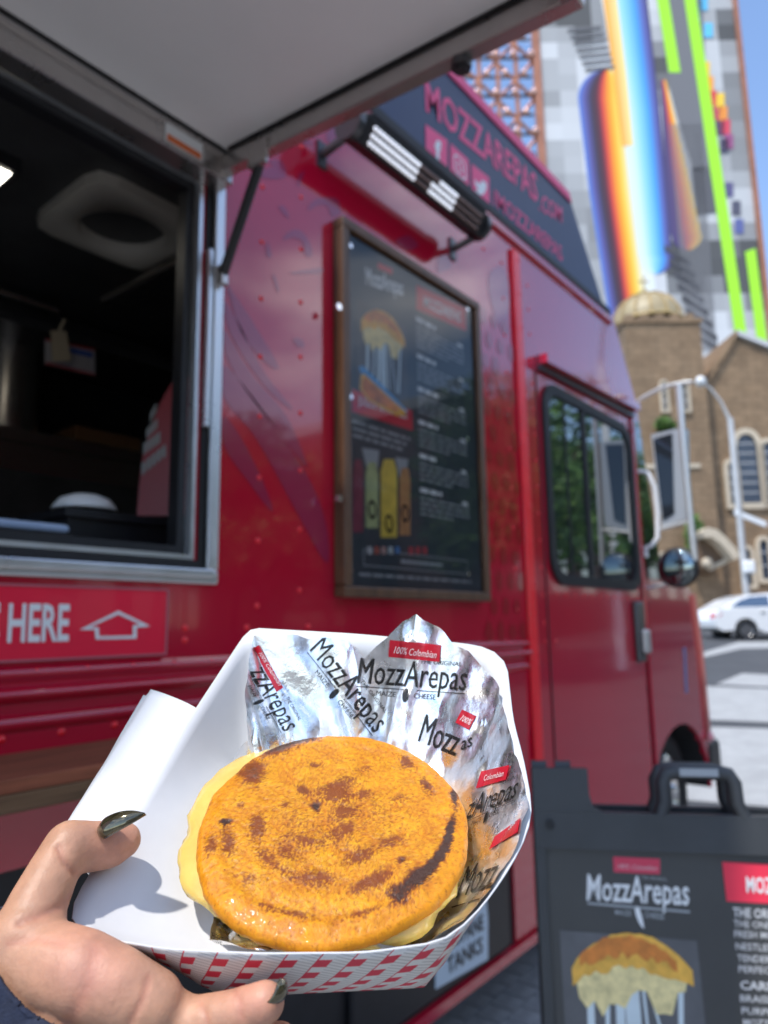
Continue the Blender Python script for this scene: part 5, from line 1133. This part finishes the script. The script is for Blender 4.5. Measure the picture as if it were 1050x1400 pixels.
def puck(name, cu, cv, h0, h1, rad, m, seed, amp=.02, n=120, bulge=None):
    V = []; lv = 16
    for j in range(lv + 1):
        b = math.pi * j / lv
        for i in range(n):
            a = 2 * math.pi * i / n; R_ = rad * (1 + amp * fbm(Vector((math.cos(a) * 2.5, math.sin(a) * 2.5, seed))) ) + (bulge(a) if bulge else 0)
            k = min(1, math.sin(b) ** .45 if 0 < j < lv else 0); h = h1 + (h0 - h1) * (1 - math.cos(b)) / 2
            wob = .0020 * fbm(Vector((math.cos(a) * 6, math.sin(a) * 6, j * .5 + seed)))
            V.append(AT(cu + (R_ * k + wob) * math.cos(a), cv + (R_ * k + wob) * math.sin(a), h))
    F = [(j * n + i, (j + 1) * n + i, (j + 1) * n + (i + 1) % n, j * n + (i + 1) % n) for j in range(lv) for i in range(n)]
    m_ = MB(); m_.poly(V, F, 0, True); return m_.build(name, m, ARE, weld=True)
def bg_(a):
    def bump_(c, w, h): d = (a - math.radians(c) + math.pi) % (2 * math.pi) - math.pi; return h * math.exp(-(d / math.radians(w)) ** 2)
    return bump_(142, 42, .0115) + bump_(200, 18, .005) + bump_(-52, 17, .008) + bump_(-28, 14, .009) + bump_(-80, 10, .003) + bump_(105, 15, .001)
puck('cheese_filling', -.006, .002, -.0185, -.0050, .0540, M_CHEESE, 3.3, .03, bulge=bg_)
puck('bottom_cake', -.006, .004, -.0285, -.0182, .0460, mat('arepa_under', (.66, .40, .06), .42, var=.15, vscale=60, bump=.3, bscale=300, bdist=.0008, coat=.2, sss=.15), 7.7, .012)
# foil wrapper
fo_px = [(600, 1278, .000), (655, 1234, .006), (697, 1170, .010), (725, 1106, .0145), (714, 1060, .019), (700, 1015, .023), (688, 960, .027), (684, 936, .030), (664, 915, .032), (640, 890, .035), (612, 872, .037), (590, 855, .039), (571, 838, .041), (552, 852, .039), (535, 868, .035), (515, 886, .030), (500, 900, .027), (488, 884, .029), (474, 873, .030), (440, 869, .030), (400, 869, .030), (370, 869, .030), (347, 866, .029), (341, 895, .024), (337, 940, .016), (335, 985, .006), (338, 1010, -.004)]
OUT = [on_h(x, y, h) for x, y, h in fo_px]
# on the left the foil stays under the arepa, then shows again below it
for px, py, h in ((300, 1060, -.030), (280, 1130, -.032), (288, 1200, -.030), (292, 1235, -.020), (287, 1262, -.008), (284, 1284, -.006), (330, 1290, -.006), (390, 1292, -.006), (440, 1292, -.009), (500, 1294, -.010), (560, 1288, -.006)): OUT.append(on_h(px, py, h))
OUTR = resample(OUT, .0021)
nA = len(OUTR); NL = 30; V = []
for i, p in enumerate(OUTR):
    a = math.atan2(p.y, p.x); inner = Vector((.043 * math.cos(a), .043 * math.sin(a), -.0288 + .021 * math.exp(-((a + 2.05) / .45) ** 2)))
    for l in range(NL):
        t = l / (NL - 1); q = inner.lerp(p, t)
        sag = math.sin(math.pi * t); q.z -= .006 * sag * (1 if p.z > -.02 else .1)
        # sharp creases: ridged noise in the foil's own coordinates
        s = i / nA * 40
        w1 = abs(noise.noise(Vector((s * .62, t * 2.2, 4.2)))); w2 = abs(noise.noise(Vector((q.x * 62 + t, q.y * 62, 1.1)))); w3 = abs(noise.noise(Vector((q.x * 190 + q.y * 60, q.y * 130, 2.2))))
        amp = min(1, t * 3.0) * (1 if p.z > -.025 else .2)
        q.z += (.0078 * (w1 - .3) + .0036 * (w2 - .28) + .0009 * (w3 - .25)) * amp
        q.x += .0016 * noise.noise(Vector((q.x * 90, q.y * 90, 9.0))) * amp
        V.append(L3(q))
# keep the foil inside the paper
base_n = TN
for k, v in enumerate(V):
    lo = AT(0, 0, RH_ - TD + .0008); 
    if (v - lo).dot(TN) < 0: V[k] = v - TN * (v - lo).dot(TN)
    loc, nrm, idx, dist = tray_bvh.find_nearest(V[k])
    if loc is not None:
        q = V[k] - A0; c = (loc - A0)
        inward = (-(TU * c.dot(TU) + TV * c.dot(TV))).normalized() * .8 + TN * .6
        nn = nrm if nrm.dot(inward) > 0 else -nrm
        sd_ = (V[k] - loc).dot(nn)
        ang_ = math.atan2(q.dot(TV), q.dot(TU)); rh_ = min(RIM, key=lambda p: abs((math.atan2(p.y, p.x) - ang_ + math.pi) % (2 * math.pi) - math.pi)).z
        if sd_ < .0012 and q.dot(TN) < rh_ - .0006: V[k] = loc + nn * .0012
FF = [(i * NL + l, i * NL + l + 1, ((i + 1) % nA) * NL + l + 1, ((i + 1) % nA) * NL + l) for i in range(nA) for l in range(NL - 1)]
TRI = []
for a, b, c, d in FF: TRI += [(a, b, c), (a, c, d)]
FOIL = thing('foil_wrapper', 'crumpled silver foil wrapper with black lettering around the arepa', 'foil wrapper', L3(Vector((0, 0, RH_ - TD + .001))))
M_FOIL = mat('foil', (.92, .91, .89), .30, 1.0, bump=.55, bscale=170, bdist=.0010, rvar=.10, vscale=70)
mb = MB(); mb.poly(V, TRI, 0, True); fo = mb.build('foil_sheet', M_FOIL, FOIL)
fo.data.set_sharp_from_angle(angle=math.radians(30))
foil_bvh = BVHTree.FromPolygons([tuple(v) for v in V], TRI)
def fproj(px, py, off=.0004):
    d = ray(px, py).normalized(); h = foil_bvh.ray_cast(CAM, d)
    if h[0] is None: return None
    n = h[1] if h[1].dot(d) < 0 else -h[1]
    return h[0] + n * off * .6 - d * off
def decal(name, polys2d, m, off=.0004, seg=3.5, label=None, parent=FOIL):
    """print flat outlines (photo pixels) onto the foil surface"""
    bm = bmesh.new()
    for vs, fs in polys2d:
        bv = [bm.verts.new((x, y, 0)) for x, y in vs]
        for f in fs:
            try: bm.faces.new([bv[i] for i in f])
            except ValueError: pass
    bmesh.ops.triangulate(bm, faces=bm.faces)
    for _ in range(4):
        lg = [e for e in bm.edges if e.calc_length() > seg]
        if not lg: break
        bmesh.ops.subdivide_edges(bm, edges=lg, cuts=1); bmesh.ops.triangulate(bm, faces=[f for f in bm.faces if len(f.verts) > 3])
    bad = []
    for v in bm.verts:
        p = fproj(v.co.x, v.co.y, off)
        if p is None: bad.append(v)
        else: v.co = p
    bmesh.ops.delete(bm, geom=bad, context='VERTS')
    lng = [f for f in bm.faces if max(e.calc_length() for e in f.edges) > .006]
    bmesh.ops.delete(bm, geom=lng, context='FACES')
    pl = parent_loc(parent)
    for v in bm.verts: v.co -= pl
    me = bpy.data.meshes.new(name); bm.to_mesh(me); bm.free(); me.materials.append(m); o = bpy.data.objects.new(name, me); COL.objects.link(o); o.parent = parent; o['kind'] = 'stuff'
    return o
def tpx(s, bl, br, up, bold=0.0, shear=0.0):
    v, f = text_mesh(s, bold, shear); bl, br, up = Vector(bl), Vector(br), Vector(up); e1 = br - bl
    return ([tuple(bl + e1 * x + up * y) for x, y in v], f)
def pquad(*p): return ([*p], [tuple(range(len(p)))])
M_INK = mat('foil_ink', (.012, .011, .010), .35); M_INKR = mat('foil_red_ink', (.42, .008, .022), .35); M_INKW = mat('foil_pale_ink', (.72, .62, .62), .4)
def brand(bl, br, up, small=True, head='MozzArepas', k0=0.0):
    """the wrapper's lock-up: name, rule, small words"""
    bl, br, up = Vector(bl), Vector(br), Vector(up); e = br - bl
    out = [tpx(head, bl, br, up * 1.12, .0)]
    if small:
        out.append(tpx('THE ORIGINAL', bl + e * .55 + up * .98, bl + e * .93 + up * .98, up * .19, -.002))
        out.append(pquad(*[tuple(bl + e * a + up * b) for a, b in ((.0, -.12), (.44, -.12), (.44, -.15), (.0, -.15))])); out.append(pquad(*[tuple(bl + e * a + up * b) for a, b in ((.56, -.12), (1.0, -.12), (1.0, -.15), (.56, -.15))]))
        out.append(tpx('MAIZE', bl + e * .19 - up * .46, bl + e * .37 - up * .46, up * .22, -.002)); out.append(tpx('CHEESE', bl + e * .54 - up * .46, bl + e * .74 - up * .46, up * .22, -.002))
        c = bl + e * .46 - up * .36; cr = []
        for k in range(10): a = 2 * math.pi * k / 10; cr.append(tuple(c + e * .028 * math.cos(a) + up * .30 * math.sin(a)))
        out.append(pquad(*cr))
    return out
P = brand((488, 934), (636, 944), (5, -33)); P += brand((423, 889), (512, 1003), (21, -20)); P += brand((341, 918), (388, 1001), (24, -10), True, 'zzArepas'); P += brand((571, 1013), (622, 1034), (11, -35), False, 'Mozz'); P += [tpx('as', (630, 1026), (645, 1020), (2, -20))]
P += brand((636, 1121), (704, 1090), (9, -30), True, 'zArepas'); P += brand((623, 1229), (672, 1212), (16, -42), False, 'Mozz'); P += [pquad((618, 1240), (678, 1222), (678, 1223.5), (618, 1241.5))]
P += brand((291, 1254), (381, 1297), (10, -22), False, 'repas'); P += [tpx('CHEESE', (284, 1281), (303, 1291), (2, -9))]
decal('black_print', P, M_INK)
for qd_ in (((533, 875), (603, 882), (601, 905), (531, 898)), ((346, 886), (354, 882), (387, 940), (378, 946)), ((632, 970), (651, 979), (641, 998), (623, 988)), ((658, 1055), (697, 1046), (692, 1066), (651, 1078)), ((677, 1144), (712, 1119), (708, 1138), (669, 1162))): decal('red_label', [pquad(*qd_)], M_INKR, .0005)
decal('script_print', [tpx('100% Colombian', (538, 893), (597, 900), (1, -10), 0, .3), tpx('100% Colombian', (354, 893), (381, 938), (5, -2), 0, .3), tpx('100%', (629, 985), (643, 992), (4, -8), 0, .3), tpx('Colombian', (662, 1068), (689, 1061), (1, -8), 0, .3)], M_INKW, .0008)

# napkins behind the left wall
NAP = thing('napkin_stack', 'folded white paper napkins tucked behind the tray under the thumb', 'napkin', L3(rimp[20]) - TN * .02)
rl = [rimp[21], rimp[20], rimp[19]]
def rimat(a):
    L1, L2 = (rl[1] - rl[0]).length, (rl[2] - rl[1]).length; d = a * (L1 + L2)
    return rl[0].lerp(rl[1], d / L1) if d <= L1 else rl[1].lerp(rl[2], (d - L1) / L2)
def nap(p0, p1, drop, lift, t_in=.45):
    """one folded sheet: its outer edge (photo pixels p0-p1) stands out beyond the rim, the rest runs down behind the wall"""
    n, m_ = 18, 18; V = []; F = []; p0, p1 = Vector(p0), Vector(p1)
    for i in range(n + 1):
        a = i / n; R_ = rimat(a); P_ = p0.lerp(p1, a); O_ = on_h(P_.x, P_.y, R_.z - .005 - drop); W_ = basept(R_) - R_
        for j in range(m_ + 1):
            if j <= 12: b = j / 12; q = O_.lerp(R_ + Vector((0, 0, -.0018 - drop)), b); q.z += lift * math.sin(math.pi * b) + .0006 * noise.noise(Vector((q.x * 60, q.y * 60, drop * 900)))
            else: t = (j - 12) / 6 * t_in; q = R_ + W_ * t; q.z -= .0018 + drop + .012 * t
            V.append(L3(q))
    for i in range(n):
        for j in range(m_): F.append((i * (m_ + 1) + j, (i + 1) * (m_ + 1) + j, (i + 1) * (m_ + 1) + j + 1, i * (m_ + 1) + j + 1))
    b_ = MB(); b_.poly(V, F, 0, True); o = b_.build('napkin_sheet', M_NAP, NAP); s_ = o.modifiers.new('s', 'SOLIDIFY'); s_.thickness = .0005; return o
nap((206, 942), (82, 1140), 0.0, .0012); nap((201, 949), (78, 1146), .0018, .0008); nap((196, 950), (80, 1150), .0032, .0004)

# ------------------------------------------------------------------ hand
HAND = thing('person', 'left hand with glossy dark nails and navy cuff holding the food tray', 'person', atD(20, 1400, .30))
M_SKIN = mat('skin', (.56, .305, .205), .52, var=.14, vscale=90, bump=.40, bscale=560, bdist=.0006, sss=.20, attr='pc', rvar=.08)
hb = MB()
def limb(pts):
    """chain of (px, py, depth, radius) blended by the remesh below"""
    P = [(atD(x, y, d), r) for x, y, d, r in pts]
    for (p0, r0), (p1, r1) in zip(P[:-1], P[1:]):
        L_ = (p1 - p0).length; k = max(2, int(L_ / .004))
        hb.tube([p0.lerp(p1, i / k) for i in range(k + 1)], [r0 + (r1 - r0) * i / k for i in range(k + 1)], 20)
        hb.ball(p0, r0, 20, 12); hb.ball(p1, r1, 20, 12)
# thumb
limb([(8, 1345, .256, .0180), (34, 1290, .260, .0150), (50, 1240, .268, .0112), (72, 1192, .278, .0099), (94, 1158, .287, .0101)])
limb([(94, 1158, .287, .0101), (125, 1157, .293, .0096), (152, 1154, .298, .0091), (169, 1149, .301, .0074)])
# palm and heel of the hand
limb([(-60, 1470, .270, .0265), (0, 1410, .262, .0240), (50, 1355, .256, .0175)])
limb([(0, 1400, .258, .0215), (100, 1395, .254, .0190), (190, 1405, .254, .0160)])
limb([(50, 1315, .256, .0145), (110, 1330, .250, .0138), (160, 1352, .248, .0130), (205, 1374, .248, .0115)])
limb([(0, 1440, .268, .024), (120, 1450, .268, .022), (220, 1460, .270, .018)])
# fingers: index, middle, ring, little, curling under the tray and up at its right
def finger(a, b, c, d): limb([a, b]); limb([b, c]); limb([c, d])
finger((200, 1382, .250, .0108), (258, 1402, .250, .0086), (312, 1390, .248, .0080), (362, 1371, .246, .0069))
finger((190, 1420, .262, .0120), (270, 1446, .262, .0097), (330, 1446, .258, .0088), (380, 1430, .254, .0076))
finger((185, 1460, .272, .0118), (265, 1490, .272, .0095), (325, 1492, .268, .0086), (372, 1476, .264, .0075))
finger((175, 1500, .282, .0105), (245, 1530, .282, .0083), (295, 1532, .278, .0075), (332, 1518, .274, .0066))
ho = hb.build('hand', M_SKIN, HAND)
rm = ho.modifiers.new('remesh', 'REMESH'); rm.mode = 'VOXEL'; rm.voxel_size = .0013; rm.use_smooth_shade = True
sm = ho.modifiers.new('smooth', 'SMOOTH'); sm.factor = .5; sm.iterations = 8
dg = bpy.context.evaluated_depsgraph_get(); hm = bpy.data.meshes.new_from_object(ho.evaluated_get(dg), depsgraph=dg)
ho.modifiers.clear(); ho.data = hm; hm.materials.clear(); hm.materials.append(M_SKIN)
def proj(p):
    q = RM.transposed() @ (p - CAM); return Vector((525 + FPX * q.x / q.z, 700 + FPX * q.y / q.z))
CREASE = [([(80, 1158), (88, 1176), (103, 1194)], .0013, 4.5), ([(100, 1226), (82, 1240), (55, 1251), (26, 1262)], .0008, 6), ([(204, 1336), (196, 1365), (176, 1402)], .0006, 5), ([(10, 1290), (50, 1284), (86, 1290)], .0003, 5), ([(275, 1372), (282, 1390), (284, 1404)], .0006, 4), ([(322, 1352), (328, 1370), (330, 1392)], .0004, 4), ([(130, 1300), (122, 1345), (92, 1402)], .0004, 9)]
def seg_d(p, a, b):
    ab = b - a; t = max(0, min(1, (p - a).dot(ab) / max(1e-9, ab.length_squared))); return (p - a - ab * t).length
hl0 = parent_loc(HAND); ca = hm.color_attributes.new('pc', 'FLOAT_COLOR', 'POINT'); base_c = Vector((.47, .25, .152))
newco = []
for v in hm.vertices:
    wp = v.co + hl0; p = proj(wp); c = base_c.copy(); dv = 0.0
    if v.normal.dot(wp - CAM) < 0:
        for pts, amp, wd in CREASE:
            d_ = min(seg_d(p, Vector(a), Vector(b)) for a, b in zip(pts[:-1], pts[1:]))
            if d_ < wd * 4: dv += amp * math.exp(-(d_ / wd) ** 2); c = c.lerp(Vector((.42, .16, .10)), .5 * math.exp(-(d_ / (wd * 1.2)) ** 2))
    for tx, ty, rad in ((160, 1160, 46), (350, 1370, 50), (120, 1320, 70)): c = c.lerp(Vector((.60, .25, .19)), .40 * math.exp(-((p - Vector((tx, ty))).length / rad) ** 2))
    c *= 1 + .14 * noise.noise(wp * 60) + .09 * noise.noise(wp * 220) + .05 * noise.noise(wp * 700)
    ca.data[v.index].color = (c.x, c.y, c.z, 1)
    newco.append(v.co - v.normal * (dv + .0005 * noise.noise(wp * 45)))
for v, c in zip(hm.vertices, newco): v.co = c
for p in hm.polygons: p.use_smooth = True
# nails
M_NAIL = mat('nail_polish', (.10, .085, .045), .12, .7, var=.5, vscale=220, coat=1.0)
def nail(base, tip, updir, w, th, name='nail', point=1.0):
    L_ = (tip - base); n = 16; m_ = 14; x = L_.normalized(); z = (updir - x * updir.dot(x)).normalized(); y = z.cross(x); V = []; F = []
    for i in range(n + 1):
        t = i / n; ww = w * (min(1, (t * 5 + .25)) ** .5) * (1 - t ** 2.6 * point) ** .8 if t < 1 else .0002
        for j in range(m_):
            a = 2 * math.pi * j / m_; cy = math.cos(a); sz = math.sin(a)
            V.append(base + L_ * t + y * ww * cy + z * (th * (sz * .35) + th * (1 - cy * cy) * .8 * (ww / w) + th * .6 * math.sin(math.pi * t)))
    for i in range(n):
        for j in range(m_): F.append((i * m_ + j, (i + 1) * m_ + j, (i + 1) * m_ + (j + 1) % m_, i * m_ + (j + 1) % m_))
    F.append(tuple(range(m_ - 1, -1, -1))); F.append(tuple(n * m_ + j for j in range(m_)))
    b = MB(); b.poly(V, F, 0, True); return b.build(name, M_NAIL, HAND)
nail(atD(136, 1137, .2895), atD(199, 1113, .2905), UPC * 1.0 - FWD * .55 - RIGHT * -.3, .0052, .0028)
nail(atD(372, 1368, .2405), atD(385, 1338, .2415), RIGHT * 1.0 - FWD * .5, .0048, .0022, point=.6)
nail(atD(390, 1432, .2480), atD(404, 1404, .2490), RIGHT * 1.0 - FWD * .5, .0048, .0022, point=.6)
# cuff
M_CUFF = mat('navy_knit', (.018, .024, .048), .9, var=.3, vscale=200, bump=.5, bscale=1200, bdist=.0006)
c0, c1 = atD(0, 1362, .235), atD(60, 1401, .235); cn = (c1 - c0).cross(FWD).normalized()
if cn.dot(UPC) > 0: cn = -cn                                   # points down the arm
edge_v = set(k for p in hm.polygons if ((p.center + hl0) - c0).dot(cn) < 0 for k in p.vertices)
vi = {}; V = []; F = []
for p in hm.polygons:
    if ((p.center + hl0) - c0).dot(cn) < 0: continue
    f = []
    for k in p.vertices:
        if k not in vi:
            v = hm.vertices[k]; wp = v.co + hl0; d_ = (wp - c0).dot(cn); vi[k] = len(V)
            V.append(wp + v.normal * (.0022 + .0008 * noise.noise(wp * 90) + min(.002, max(0, d_) * .1)) - (cn * d_ if k in edge_v else Vector((0, 0, 0))))
        f.append(vi[k])
    F.append(tuple(f))
mb = MB(); mb.poly(V, F, 0, True); cf = mb.build('cuff', M_CUFF, HAND); s_ = cf.modifiers.new('s', 'SOLIDIFY'); s_.thickness = .0016; s_.offset = -1
a, b = atD(-60, 1470, .270), atD(-300, 1900, .33)
mb = MB(); mb.tube([a, a.lerp(b, .4), b], [.0285, .034, .040], 24); mb.build('sleeve', M_CUFF, HAND)
